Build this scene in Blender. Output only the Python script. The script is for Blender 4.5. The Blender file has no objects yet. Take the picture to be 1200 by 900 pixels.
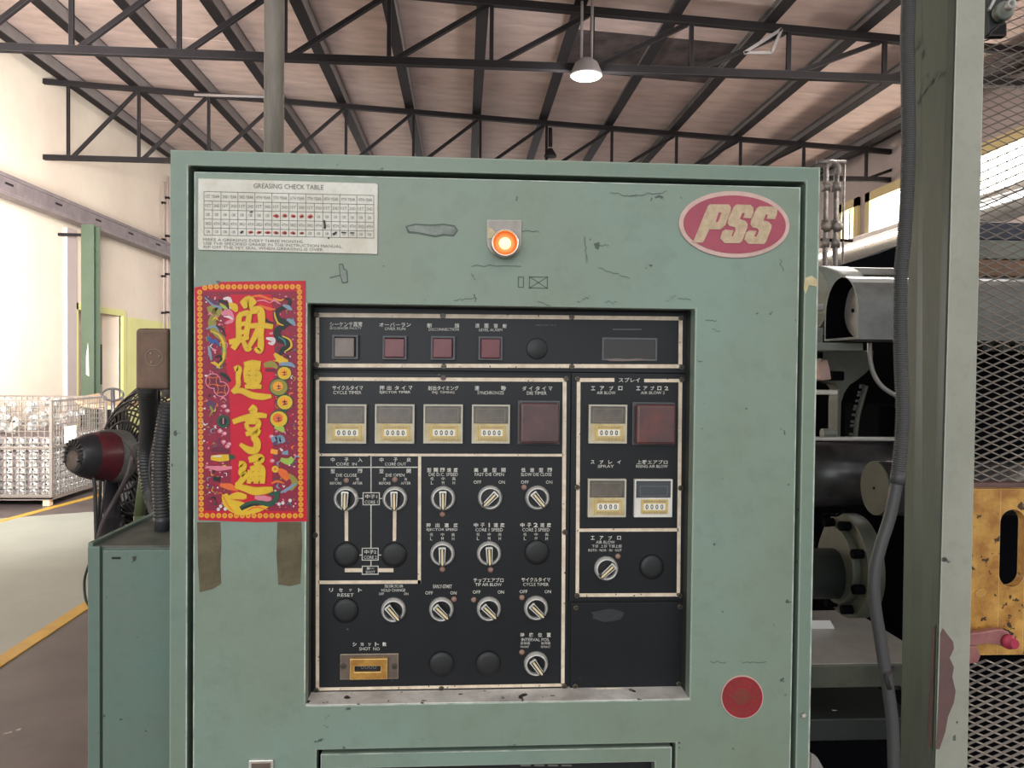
import bpy, bmesh, math, random
from mathutils import Vector, Matrix
random.seed(7)
SC = bpy.context.scene
COL = SC.collection
# ---------------------------------------------------------------- camera
FPX = 915.0
CAM = Vector((0.0, -0.95, 1.5))
YAW, PITCH, ROLL = math.radians(3.65), math.radians(-1.15), math.radians(0.6)
_f = Vector((math.sin(YAW) * math.cos(PITCH), math.cos(YAW) * math.cos(PITCH), math.sin(PITCH)))
_r = Vector((math.cos(YAW), -math.sin(YAW), 0)); _u = _r.cross(_f)
RGT = _r * math.cos(ROLL) + _u * math.sin(ROLL); UPV = -_r * math.sin(ROLL) + _u * math.cos(ROLL)
cd = bpy.data.cameras.new('camera'); cam = bpy.data.objects.new('camera', cd); COL.objects.link(cam)
cd.sensor_width = 36; cd.lens = 36 * FPX / 1200; cd.clip_start = 0.02; cd.clip_end = 200
cam.matrix_world = Matrix(((RGT.x, UPV.x, -_f.x, CAM.x), (RGT.y, UPV.y, -_f.y, CAM.y), (RGT.z, UPV.z, -_f.z, CAM.z), (0, 0, 0, 1)))
SC.camera = cam
# ---------------------------------------------------------------- world, lights, exposure
SC.view_settings.view_transform = 'Standard'; SC.view_settings.look = 'None'
SC.view_settings.gamma = 1; SC.view_settings.exposure = 0.0; SC.view_settings.use_curve_mapping = False
w = bpy.data.worlds.new('world'); SC.world = w; w.use_nodes = True
bgn = w.node_tree.nodes['Background']; bgn.inputs[0].default_value = (0.93, 0.97, 1.0, 1); bgn.inputs[1].default_value = 1.05
def area(name, loc, target, sx, sy, power, color):
    l = bpy.data.lights.new(name, 'AREA'); l.shape = 'RECTANGLE'; l.size = sx; l.size_y = sy; l.energy = power; l.color = color
    o = bpy.data.objects.new(name, l); COL.objects.link(o); o.location = loc
    o.rotation_euler = (Vector(target) - Vector(loc)).to_track_quat('-Z', 'Y').to_euler(); return o
area('bay_door_daylight', (-2.5, -7.5, 3.0), (0, 0, 1.2), 6, 3.6, 230, (0.98, 0.99, 1.0))
area('roof_lamp_light', (0.6, -2.6, 5.1), (0.3, 0, 1.0), 2.4, 2.0, 50, (1.0, 0.98, 0.93))
area('left_wall_fill', (-2.6, 3.0, 2.5), (-5.85, 9.0, 2.7), 1.6, 1.6, 480, (1.0, 0.96, 0.91)).data.spread = math.radians(95)  # added fill standing indoors out of view, brightens the left wall
area('far_ceiling_fill', (0, 20.6, 2.6), (0, 8, 4.4), 9, 4, 380, (1.0, 0.97, 0.95))  # added fill before the solid back wall, lifts the ceiling
area('roof_lamp_light', (3.6, 4.6, 4.8), (3.0, 5.0, 0), 1.6, 1.6, 260, (1.0, 0.95, 0.9))
# ---------------------------------------------------------------- picture -> place helpers
def ray(px, py): return RGT * ((px - 600) / FPX) + UPV * ((450 - py) / FPX) + _f
def P(px, py, Y):
    d = ray(px, py); return CAM + d * ((Y - CAM.y) / d.y)
def PXc(px, py, X):
    d = ray(px, py); return CAM + d * ((X - CAM.x) / d.x)
def PZ(px, py, Z):
    d = ray(px, py); return CAM + d * ((Z - CAM.z) / d.z)
def rc(x0, y0, x1, y1, Y):
    a, b, c, d = P(x0, y0, Y), P(x1, y0, Y), P(x1, y1, Y), P(x0, y1, Y)
    return (a.x + d.x) / 2, (b.x + c.x) / 2, (c.z + d.z) / 2, (a.z + b.z) / 2   # x0,x1,z0,z1
def pxs(Y): return (Y - CAM.y) / FPX
# ---------------------------------------------------------------- materials
def mat(name, col, rough=0.5, metal=0.0, var=0.0, vscale=6.0, col2=None, speck=None, speck_amt=0.0, sscale=60.0,
        bump=0.0, bscale=80.0, edge=None, emis=None, estr=0.0, coat=0.0, stretch=(1, 1, 1), trans=0.0, spec=0.5, eradius=0.0015):
    m = bpy.data.materials.new(name); m.use_nodes = True
    N = m.node_tree.nodes; L = m.node_tree.links; b = N['Principled BSDF']
    c4 = lambda c: (c[0], c[1], c[2], 1)
    b.inputs['Base Color'].default_value = c4(col); b.inputs['Roughness'].default_value = rough
    b.inputs['Metallic'].default_value = metal; b.inputs['Coat Weight'].default_value = coat
    b.inputs['Transmission Weight'].default_value = trans; b.inputs['Specular IOR Level'].default_value = spec
    if emis: b.inputs['Emission Color'].default_value = c4(emis); b.inputs['Emission Strength'].default_value = estr
    tc = N.new('ShaderNodeTexCoord'); mp = N.new('ShaderNodeMapping'); mp.inputs['Scale'].default_value = stretch
    L.new(tc.outputs['Object'], mp.inputs['Vector']); vec = mp.outputs['Vector']
    cur = None
    def noise(scale, det=6, rgh=0.6, off=0):
        n = N.new('ShaderNodeTexNoise'); n.inputs['Scale'].default_value = scale; n.inputs['Detail'].default_value = det
        n.inputs['Roughness'].default_value = rgh; L.new(vec, n.inputs['Vector']); return n.outputs['Fac']
    def ramp(src, a, bb):
        r = N.new('ShaderNodeMapRange'); r.inputs['From Min'].default_value = a; r.inputs['From Max'].default_value = bb
        L.new(src, r.inputs['Value']); return r.outputs['Result']
    def mix(fac, A, B):
        x = N.new('ShaderNodeMix'); x.data_type = 'RGBA'
        L.new(fac, x.inputs[0])
        if isinstance(A, tuple): x.inputs[6].default_value = c4(A)
        else: L.new(A, x.inputs[6])
        if isinstance(B, tuple): x.inputs[7].default_value = c4(B)
        else: L.new(B, x.inputs[7])
        return x.outputs[2]
    if var > 0:
        c2 = col2 or tuple(v * (1 - var) for v in col)
        cur = mix(ramp(noise(vscale), 0.36, 0.66), tuple(col), tuple(c2))
        fine = noise(vscale * 9, 4, 0.7)
        cur = mix(ramp(fine, 0.5, 1.5 if vscale > 2.9 else 3.0), cur, tuple(v * 0.6 for v in c2))
    if speck:
        cur = mix(ramp(noise(sscale, 3, 0.5), 0.74 - speck_amt, 0.76 - speck_amt), cur if cur else tuple(col), tuple(speck))
    if edge:
        bv = N.new('ShaderNodeBevel'); bv.inputs['Radius'].default_value = eradius; bv.samples = 4
        g = N.new('ShaderNodeNewGeometry'); dt = N.new('ShaderNodeVectorMath'); dt.operation = 'DOT_PRODUCT'
        L.new(bv.outputs[0], dt.inputs[0]); L.new(g.outputs['Normal'], dt.inputs[1])
        cur = mix(ramp(dt.outputs['Value'], 0.985, 0.93), cur if cur else tuple(col), tuple(edge))
    if cur: L.new(cur, b.inputs['Base Color'])
    if bump > 0:
        bp = N.new('ShaderNodeBump'); bp.inputs['Strength'].default_value = bump; bp.inputs['Distance'].default_value = 0.002
        L.new(noise(bscale, 4), bp.inputs['Height']); L.new(bp.outputs[0], b.inputs['Normal'])
    return m
def S(r, g, b):
    f = lambda v: ((v / 255 + 0.055) / 1.055) ** 2.4 if v > 10 else v / 255 / 12.92
    return (f(r), f(g), f(b))
M = {}
M['green'] = mat('green_enamel', S(128, 149, 136), 0.42, var=.2, vscale=3.2, col2=S(124, 136, 117), speck=S(70, 80, 74), speck_amt=.02, sscale=55, bump=.12, bscale=260, edge=S(196, 205, 194), eradius=.0016)
M['green_frame'] = mat('green_frame_enamel', S(114, 134, 121), 0.4, var=.2, vscale=4, col2=S(122, 137, 119), speck=S(60, 66, 60), speck_amt=.03, sscale=45, bump=.1, bscale=260, edge=S(190, 200, 185))
M['green_side'] = mat('green_side_box_paint', S(98, 122, 111), 0.5, var=.2, vscale=6, col2=S(104, 118, 106), speck=S(50, 52, 48), speck_amt=.03, sscale=60, edge=S(140, 150, 138))
M['dusty'] = mat('dusty_green_top', S(108, 108, 98), 0.85, var=.4, vscale=22, col2=S(74, 78, 72))
M['ledge'] = mat('worn_bare_ledge', S(246, 242, 236), 0.6, var=.3, vscale=16, col2=S(190, 184, 178), speck=S(40, 40, 38), speck_amt=.09, sscale=50)
M['recess'] = mat('dark_recess_wall', S(44, 50, 46), 0.6)  # recess walls darker than the door
M['edge_pale'] = mat('worn_highlight_edge', S(196, 204, 192), 0.5, var=.4, vscale=40, col2=S(140, 156, 144))  # paint wear, with the edge highlight put into the same pale colour
M['black'] = mat('black_gasket', S(18, 19, 19), 0.6)
M['faceplate'] = mat('black_panel_enamel', S(19, 21, 25), 0.42, var=.25, vscale=11, col2=S(25, 27, 30), speck=S(84, 84, 82), speck_amt=-.03, sscale=90, spec=.35)
M['cream_line'] = mat('worn_cream_line', S(236, 220, 196), 0.5, var=.3, vscale=60, col2=S(206, 186, 162), speck=S(70, 58, 48), speck_amt=.07, sscale=180)
M['ink_white'] = mat('printed_white_ink', S(226, 224, 214), 0.6, var=.2, vscale=90, col2=S(186, 182, 172))
M['ink_faint'] = mat('faded_ink', S(112, 110, 104), 0.6)
M['screw'] = mat('dark_screw', S(70, 66, 60), 0.4, metal=.7, edge=S(150, 140, 125))
M['chrome'] = mat('selector_chrome', S(224, 222, 216), 0.32, metal=.4, var=.2, vscale=80)
M['knob'] = mat('black_knob_plastic', S(26, 26, 27), 0.3)
M['silver'] = mat('knob_silver_inlay', S(222, 220, 212), 0.3, metal=.5)
M['pointer'] = mat('knob_cream_pointer', S(226, 206, 160), 0.5)
M['rub'] = mat('black_rubber_plug', S(28, 29, 30), 0.5, var=.2, vscale=40)
M['rose_dot'] = mat('faded_rose_lamp', S(150, 118, 106), 0.5)
M['lens_brown'] = mat('dull_brown_lens', S(124, 108, 100), 0.35, var=.2, vscale=80)
M['lens_red'] = mat('dull_maroon_lens', S(110, 44, 52), 0.3, var=.25, vscale=80)
M['bezel_dark'] = mat('dark_bezel', S(64, 64, 68), 0.4, edge=S(120, 120, 124))
M['tim_frame'] = mat('timer_frame_grey', S(186, 180, 162), 0.45, var=.2, vscale=60, edge=S(225, 220, 205))
M['tim_win'] = mat('timer_smoked_window', S(116, 107, 96), 0.22, var=.25, vscale=40, col2=S(80, 76, 70))
M['rimdim'] = mat('window_inner_rim', S(124, 114, 98), 0.4)
M['tim_win2'] = mat('timer_grey_window', S(72, 76, 78), 0.2)
M['tim_body'] = mat('timer_cream_body', S(204, 192, 154), 0.5, var=.2, vscale=70, col2=S(180, 160, 116))
M['tim_white'] = mat('timer_white_body', S(226, 222, 212), 0.5, var=.1, vscale=60)
M['wheel'] = mat('thumbwheel_white', S(232, 228, 214), 0.5)
M['ink_dark'] = mat('dark_print', S(42, 38, 34), 0.6)
M['tim_gold'] = mat('timer_yellowed_plate', S(214, 186, 116), 0.5, var=.2, vscale=80)
M['cover_red'] = mat('smoked_red_cover', S(92, 58, 56), 0.18, var=.35, vscale=22, col2=S(60, 38, 40), coat=.4, edge=S(150, 120, 116))
M['cover_red2'] = mat('smoked_red_brown_cover', S(104, 50, 42), 0.2, var=.4, vscale=20, col2=S(56, 38, 40), coat=.4, edge=S(150, 120, 116))
M['brass'] = mat('yellowed_counter', S(196, 150, 72), 0.35, metal=.35, var=.3, vscale=60, col2=S(160, 110, 50), edge=S(240, 215, 150))
M['dull_steel'] = mat('dull_steel_plate', S(120, 104, 92), 0.4, metal=.4, var=.3, vscale=50, edge=S(200, 185, 160))
M['paper_plate'] = mat('yellowed_white_plate', S(222, 220, 210), 0.5, var=.15, vscale=20, col2=S(204, 198, 180), edge=S(110, 90, 60), eradius=.001)
M['ink_grey'] = mat('grey_print', S(118, 116, 112), 0.6)
M['red_seal'] = mat('red_seal', S(196, 70, 60), 0.5)
M['badge_ring'] = mat('pink_cream_ring', S(212, 178, 168), 0.5, var=.2, vscale=40)
M['badge_red'] = mat('raspberry_enamel', S(168, 72, 90), 0.4, var=.2, vscale=24)
M['badge_let'] = mat('tan_speckled_lettering', S(200, 178, 146), 0.5, var=.2, vscale=120, col2=S(176, 152, 124))
M['red_disc'] = mat('red_disc_enamel', S(150, 44, 50), 0.4, var=.2, vscale=40)
M['olive'] = mat('worn_olive_print', S(112, 72, 52), 0.6)
M['tape'] = mat('brown_tape_residue', S(104, 96, 70), 0.7, var=.35, vscale=26, col2=S(76, 66, 46), bump=.3, bscale=140)
M['chip'] = mat('bare_grey_chip', S(140, 150, 142), 0.6, var=.3, vscale=60, col2=S(112, 120, 112))
M['chip_dark'] = mat('dark_chip_edge', S(88, 98, 90), 0.7)
M['lamp_plate'] = mat('lamp_mount_metal', S(150, 144, 136), 0.4, metal=.4, var=.25, vscale=50, edge=S(215, 210, 200))
M['lamp_ring'] = mat('lamp_ring_metal', S(212, 196, 190), 0.25, metal=.8)
M['amber'] = mat('amber_lens_lit', S(240, 110, 40), 0.3, emis=(1.0, .2, .04), estr=.75)
M['amber_hot'] = mat('lamp_filament_glow', S(255, 220, 120), 0.3, emis=(1.0, .72, .25), estr=2.6)
# building
M['wall'] = mat('cream_wall_plaster', S(238, 226, 208), 0.85, var=.08, vscale=.7, col2=S(228, 212, 196))
M['wall_grey'] = mat('grey_wall_plaster', S(198, 182, 178), 0.85, var=.1, vscale=.8)
M['wall_yellow'] = mat('yellow_green_dado_paint', S(226, 224, 146), 0.7, var=.1, vscale=1)
M['roofp'] = mat('pinkish_roof_board', S(204, 182, 174), 0.85, var=.3, vscale=1.5, col2=S(172, 152, 146), bump=.3, bscale=6, stretch=(1, 3, 1))
M['roofb'] = mat('soot_blackened_board', S(92, 80, 78), 0.9, var=.6, vscale=3, col2=S(40, 36, 38))
M['steel'] = mat('dark_painted_steel', S(38, 35, 37), 0.75, var=.2, vscale=3, edge=S(96, 90, 88), eradius=.004, spec=.12)
M['purlin'] = mat('grey_purlin_steel', S(132, 126, 126), 0.55, var=.2, vscale=3)
M['floor_light'] = mat('worn_grey_floor_paint', S(160, 163, 154), 0.5, var=.15, vscale=1.2, col2=S(148, 152, 143), bump=.1, bscale=30)
M['floor_dark'] = mat('dark_brown_floor_paint', S(96, 86, 84), 0.45, var=.3, vscale=2, col2=S(74, 66, 66), speck=S(170, 160, 150), speck_amt=-.01, sscale=9, bump=.1, bscale=20)
M['yellow_line'] = mat('yellow_floor_line', S(208, 164, 66), 0.5, var=.2, vscale=6)
M['rail'] = mat('dusty_crane_rail_steel', S(134, 122, 124), 0.6, var=.3, vscale=5, edge=S(190, 182, 176), eradius=.006)
M['col_green'] = mat('green_column_paint', S(78, 94, 76), 0.5, var=.2, vscale=2)
M['galv'] = mat('galvanised_pipe', S(150, 144, 138), 0.45, metal=.35, var=.3, vscale=30, col2=S(110, 102, 96))
M['palepipe'] = mat('pale_weathered_pipe', S(176, 166, 156), 0.5, var=.3, vscale=40, col2=S(140, 130, 122), stretch=(1, 1, .15))
M['rust'] = mat('rusty_brown_box', S(132, 100, 80), 0.6, var=.45, vscale=12, col2=S(84, 62, 50), speck=S(176, 146, 100), speck_amt=.03, sscale=50, edge=S(160, 146, 130), eradius=.003)
M['rubber'] = mat('black_corrugated_plastic', S(58, 58, 58), 0.45, edge=S(92, 90, 88), eradius=.001)
M['motor'] = mat('dark_motor_shell', S(52, 50, 54), 0.35, var=.3, vscale=9)
M['motor_red'] = mat('dull_red_motor_band', S(112, 34, 46), 0.35, var=.6, vscale=7, col2=S(66, 36, 42))
M['greytape'] = mat('grey_duct_tape', S(112, 112, 108), 0.5, var=.3, vscale=50, bump=.8, bscale=50)
M['cord'] = mat('grey_cord', S(84, 76, 76), 0.5)
M['fanwire'] = mat('fan_guard_wire', S(52, 48, 46), 0.5)
M['blade'] = mat('dark_fan_blade', S(40, 42, 46), 0.4)
M['olive_pole'] = mat('olive_pole_paint', S(92, 100, 68), 0.5)
M['alu'] = mat('cast_aluminium', S(206, 208, 208), 0.35, metal=.55, var=.2, vscale=20)
M['cage'] = mat('galvanised_cage_wire', S(126, 118, 112), 0.5, metal=.3)
M['tan'] = mat('tan_bench_top', S(206, 176, 142), 0.6)
M['paper'] = mat('white_paper', S(226, 226, 224), 0.7)
M['door_dark'] = mat('dark_grey_door_leaf', S(86, 88, 92), 0.5)
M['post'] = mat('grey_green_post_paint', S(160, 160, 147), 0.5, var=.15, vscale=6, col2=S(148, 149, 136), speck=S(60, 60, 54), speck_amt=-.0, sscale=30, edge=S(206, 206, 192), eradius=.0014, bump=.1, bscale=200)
M['post_side'] = mat('darker_green_post_side', S(92, 104, 92), 0.5, var=.35, vscale=5, col2=S(70, 78, 70), stretch=(1, 1, .25), speck=S(34, 34, 32), speck_amt=.0, sscale=22)  # side tone darker than the front flange, streaked and specked
M['primer'] = mat('red_brown_primer', S(112, 84, 80), 0.6, var=.25, vscale=9, col2=S(90, 70, 70))
M['mesh'] = mat('expanded_metal', S(150, 142, 134), 0.45, metal=.35, var=.25, vscale=20)
M['yellow'] = mat('greasy_yellow_paint', S(212, 164, 84), 0.4, var=.45, vscale=26, col2=S(160, 108, 50), speck=S(70, 52, 36), speck_amt=.1, sscale=60, edge=S(226, 190, 130), bump=.25, bscale=120)
M['pink'] = mat('pink_red_latch_paint', S(166, 112, 108), 0.45, var=.3, vscale=40, col2=S(140, 88, 88), edge=S(206, 150, 144))
M['crimson'] = mat('crimson_bolt_paint', S(178, 60, 84), 0.4)
M['machine'] = mat('machine_grey_green', S(124, 130, 120), 0.45, var=.2, vscale=9, col2=S(104, 108, 100), edge=S(176, 180, 170))
M['mgrey'] = mat('grey_cover_paint', S(136, 138, 136), 0.4, var=.3, vscale=9, col2=S(106, 108, 106), edge=S(190, 190, 186))
M['mshade'] = mat('shaded_grey_green_casting', S(84, 88, 76), 0.45, var=.3, vscale=9, col2=S(62, 66, 58), edge=S(120, 124, 112))  # darkened grey-green: shade from post and machine put into the colour
M['machine_dark'] = mat('machine_dark_green', S(46, 52, 50), 0.5, var=.3, vscale=5)
M['void'] = mat('shade_black_steel', S(13, 14, 18), 0.8, spec=.03)  # near-black, with the shade of the machine's depths put into the colour
M['oily'] = mat('oily_tie_bar', S(86, 86, 88), 0.28, metal=.4, var=.5, vscale=7, col2=S(40, 40, 42))
M['pale_steel'] = mat('pale_steel', S(188, 186, 182), 0.4, metal=.3, var=.2, vscale=12)
M['hose'] = mat('grey_ribbed_hose', S(72, 72, 72), 0.55, edge=S(100, 100, 98), eradius=.001)
M['winframe'] = mat('yellow_window_frame', S(228, 206, 150), 0.6)
M['glow'] = mat('lit_lamp_diffuser', S(255, 255, 255), 0.4, emis=(1, .98, .95), estr=6)
M['tubeglow'] = mat('emissive_tube', S(255, 255, 255), 0.4, emis=(1, 1, 1), estr=3)
M['skyglass'] = mat('bright_window_glass', S(235, 240, 245), 0.1, emis=(1, .93, .84), estr=12)
M['duct'] = mat('shiny_duct', S(222, 212, 204), 0.4, var=.15, vscale=4)
M['dblue'] = mat('dark_blue_cover', S(40, 44, 62), 0.4)
M['wood'] = mat('brown_board', S(132, 100, 78), 0.6, var=.3, vscale=6)
# poster inks
INK = {k: mat('poster_' + k, S(*v), 0.45, var=.12, vscale=60, spec=.3) for k, v in dict(
    red=(200, 28, 46), centre=(206, 18, 50), side=(146, 36, 62), gold=(226, 184, 44), amber=(240, 160, 50), darkgold=(196, 140, 40), black=(32, 40, 38),
    green=(44, 82, 62), olive=(150, 140, 60), blue=(60, 90, 150), steel=(128, 150, 170), purple=(96, 60, 92), pink=(226, 130, 150),
    white=(226, 214, 214), lime=(160, 190, 80), plum=(110, 36, 60), orange=(232, 110, 50), teal=(60, 120, 120)).items()}
# ---------------------------------------------------------------- mesh builder
ORG = {}
def W(o): return ORG.get(o, Vector((0, 0, 0)))
class MB:
    def __init__(s): s.v = []; s.f = []; s.mi = []; s.cm = 0; s.sm = []
    def add(s, vs, fs, smooth=False):
        n = len(s.v); s.v += [Vector(v) for v in vs]
        for f in fs: s.f.append([i + n for i in f]); s.mi.append(s.cm); s.sm.append(smooth)
        return s
    def box(s, x0, x1, y0, y1, z0, z1):
        vs = [(x, y, z) for x in (x0, x1) for y in (y0, y1) for z in (z0, z1)]
        return s.add(vs, [(0, 1, 3, 2), (4, 6, 7, 5), (0, 4, 5, 1), (2, 3, 7, 6), (0, 2, 6, 4), (1, 5, 7, 3)])
    def obox(s, p0, p1, wx, wz, up=Vector((0, 0, 1))):
        p0, p1 = Vector(p0), Vector(p1); d = (p1 - p0).normalized()
        a = d.cross(up)
        if a.length < 1e-4: a = d.cross(Vector((0, 1, 0)))
        a.normalize(); b = a.cross(d).normalized(); vs = []
        for p in (p0, p1):
            for sa, sb in ((-1, -1), (1, -1), (1, 1), (-1, 1)): vs.append(p + a * sa * wx / 2 + b * sb * wz / 2)
        return s.add(vs, [(3, 2, 1, 0), (4, 5, 6, 7), (0, 1, 5, 4), (1, 2, 6, 5), (2, 3, 7, 6), (3, 0, 4, 7)])
    def prism(s, pts, y0, y1):              # polygon of (x, z), y0 = front
        n = len(pts); ar = sum(pts[i][0] * pts[(i + 1) % n][1] - pts[(i + 1) % n][0] * pts[i][1] for i in range(n))
        if ar < 0: pts = pts[::-1]
        vs = [(x, y0, z) for x, z in pts] + [(x, y1, z) for x, z in pts]
        fs = [list(range(n)), list(range(2 * n - 1, n - 1, -1))]
        fs += [(i, i + n, (i + 1) % n + n, (i + 1) % n) for i in range(n)]
        return s.add(vs, fs)
    def prism_axis(s, pts, a, b, axis):     # extrude 2D polygon along x or z
        n = len(pts)
        if axis == 'x': vs = [(a, p[0], p[1]) for p in pts] + [(b, p[0], p[1]) for p in pts]
        else: vs = [(p[0], p[1], a) for p in pts] + [(p[0], p[1], b) for p in pts]
        return s.add(vs, [list(range(n)), list(range(2 * n - 1, n - 1, -1))] + [(i, (i + 1) % n, (i + 1) % n + n, i + n) for i in range(n)])
    def ring(s, x0, x1, z0, z1, t, y0, y1):
        if isinstance(t, (int, float)): t = (t, t, t, t)   # l r b t
        o = [(x0, z0), (x1, z0), (x1, z1), (x0, z1)]; i = [(x0 + t[0], z0 + t[2]), (x1 - t[1], z0 + t[2]), (x1 - t[1], z1 - t[3]), (x0 + t[0], z1 - t[3])]
        vs = [(x, y, z) for y in (y0, y1) for x, z in o + i]; fs = []
        for k in range(4):
            j = (k + 1) % 4
            fs += [(k, j, j + 4, k + 4), (k + 8, k + 12, j + 12, j + 8), (k, k + 8, j + 8, j), (k + 4, j + 4, j + 12, k + 12)]
        return s.add(vs, fs)
    def lathe(s, prof, o, ax, n=24, cap0=True, cap1=True):     # prof (r,h)
        o = Vector(o); ax = Vector(ax).normalized(); t = Vector((0, 0, 1)) if abs(ax.z) < .9 else Vector((1, 0, 0))
        a = ax.cross(t).normalized(); b = ax.cross(a).normalized(); vs = []
        for r, h in prof:
            for k in range(n):
                th = 2 * math.pi * k / n; vs.append(o + ax * h + a * r * math.cos(th) + b * r * math.sin(th))
        fs = []
        for j in range(len(prof) - 1):
            for k in range(n): fs.append((j * n + k, j * n + (k + 1) % n, (j + 1) * n + (k + 1) % n, (j + 1) * n + k))
        s.add(vs, fs, True)
        q = len(s.v) - len(vs)
        if cap0 and prof[0][0] > 0: s.f.append([q + k for k in range(n)][::-1]); s.mi.append(s.cm); s.sm.append(False)
        if cap1 and prof[-1][0] > 0: s.f.append([q + (len(prof) - 1) * n + k for k in range(n)]); s.mi.append(s.cm); s.sm.append(False)
        return s
    def cyl(s, p0, p1, r, n=16, r2=None):
        p0, p1 = Vector(p0), Vector(p1); return s.lathe([(r, 0), (r if r2 is None else r2, (p1 - p0).length)], p0, p1 - p0, n)
    def tube(s, pts, r, n=8, rfun=None):
        pts = [Vector(p) for p in pts]; vs = []; m = len(pts); pa = None
        for i, p in enumerate(pts):
            d = (pts[min(i + 1, m - 1)] - pts[max(i - 1, 0)]).normalized()
            if pa is None:
                t = Vector((0, 0, 1)) if abs(d.z) < .9 else Vector((1, 0, 0)); pa = d.cross(t).normalized()
            pa = (pa - d * pa.dot(d)).normalized(); b = d.cross(pa); rr = rfun(i) if rfun else r
            for k in range(n):
                th = 2 * math.pi * k / n; vs.append(p + pa * rr * math.cos(th) + b * rr * math.sin(th))
        fs = [(i * n + k, i * n + (k + 1) % n, (i + 1) * n + (k + 1) % n, (i + 1) * n + k) for i in range(m - 1) for k in range(n)]
        s.add(vs, fs, True); q = len(s.v) - len(vs)
        s.f.append([q + k for k in range(n)][::-1]); s.f.append([q + (m - 1) * n + k for k in range(n)]); s.mi += [s.cm] * 2; s.sm += [False] * 2
        return s
    def mesh(s, name, mats):
        me = bpy.data.meshes.new(name); me.from_pydata([tuple(v) for v in s.v], [], s.f)
        for m in (mats if isinstance(mats, (list, tuple)) else [mats]): me.materials.append(M.get(m) or INK.get(m) if isinstance(m, str) else m)
        me.polygons.foreach_set('material_index', s.mi); me.polygons.foreach_set('use_smooth', s.sm)
        bm = bmesh.new(); bm.from_mesh(me); bmesh.ops.recalc_face_normals(bm, faces=bm.faces); bm.to_mesh(me); bm.free(); me.update(); return me
    def obj(s, name, mats, parent=None, bevel=0, kind=None, seg=2):
        v = s.v; lo = Vector([min(p[i] for p in v) for i in range(3)]); hi = Vector([max(p[i] for p in v) for i in range(3)])
        o0 = Vector(((lo.x + hi.x) / 2, (lo.y + hi.y) / 2, lo.z)); s.v = [p - o0 for p in v]
        o = put(name, s.mesh(name, mats), parent, o0); s.v = v
        if bevel: bv = o.modifiers.new('bevel', 'BEVEL'); bv.width = bevel; bv.segments = seg; bv.limit_method = 'ANGLE'; bv.harden_normals = False
        if kind: o['kind'] = kind
        return o
def put(name, me, parent, loc, rot=None):
    o = bpy.data.objects.new(name, me); COL.objects.link(o)
    if parent: o.parent = parent
    o.location = Vector(loc) - W(parent); ORG[o] = Vector(loc)
    if rot: o.rotation_euler = rot
    return o
def tag(o, label, cat, group=None):
    o['label'] = label; o['category'] = cat
    if group: o['group'] = group
    return o
def thing(name, loc, label, cat, group=None): return tag(put(name, None, None, loc), label, cat, group)
def struct(mb, name, m, parent=None):
    o = mb.obj(name, m, parent)
    if not parent: o['kind'] = 'structure'
    return o
def smooth_path(pts, k=6):
    pts = [Vector(p) for p in pts]; out = []
    for i in range(len(pts) - 1):
        p0 = pts[max(i - 1, 0)]; p1 = pts[i]; p2 = pts[i + 1]; p3 = pts[min(i + 2, len(pts) - 1)]
        for j in range(k):
            t = j / k; out.append(.5 * ((2 * p1) + (p2 - p0) * t + (2 * p0 - 5 * p1 + 4 * p2 - p3) * t * t + (3 * p1 - p0 - 3 * p2 + p3) * t ** 3))
    out.append(pts[-1]); return out
# text printed as flat meshes
_tc = {}
def glyphs(body, bold=0.0, shear=0.0):
    k = (body, bold, shear)
    if k not in _tc:
        c = bpy.data.curves.new('t', 'FONT'); c.body = body; c.resolution_u = 2; c.offset = bold; c.shear = shear; c.fill_mode = 'FRONT'
        o = bpy.data.objects.new('t', c); COL.objects.link(o); dg = bpy.context.evaluated_depsgraph_get()
        me = bpy.data.meshes.new_from_object(o.evaluated_get(dg)); vs = [v.co.copy() for v in me.vertices]; fs = [list(p.vertices) for p in me.polygons]
        bpy.data.objects.remove(o); bpy.data.meshes.remove(me); bpy.data.curves.remove(c)
        x0 = min(v.x for v in vs); x1 = max(v.x for v in vs); y0 = min(v.y for v in vs); y1 = max(v.y for v in vs)
        _tc[k] = ([((v.x - x0) / (x1 - x0), (v.y - y0) / (y1 - y0)) for v in vs], fs, (x1 - x0) / (y1 - y0))
    return _tc[k]
def text(mb, body, cx, cy, w, h, Y, slope=0.0, bold=0.0, shear=0.0):
    vs, fs, asp = glyphs(body, bold, shear)
    if w is None: w = h * asp
    mb.add([P(cx - w / 2 + u * w, cy + h / 2 - v * h + (u - .5) * w * slope, Y) for u, v in vs], fs)
def prect(mb, x0, y0, x1, y1, Y, dy=None):
    a = P(x0, y0, Y), P(x1, y0, Y), P(x1, y1, Y), P(x0, y1, Y)
    mb.prism([(p.x, p.z) for p in a], Y, Y + (dy if dy else .0004))
def ppoly(mb, pts, Y, t=.0004): mb.prism([((q := P(x, y, Y)).x, q.z) for x, y in pts], Y, Y + t)
# ================================================================ SETTING
XL, XR = -5.85, 6.35
def zroof(x): return 5.62 - (x - XL) * 0.052       # underside of the boards
YB0, YB1 = -4.5, 21.0
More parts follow.
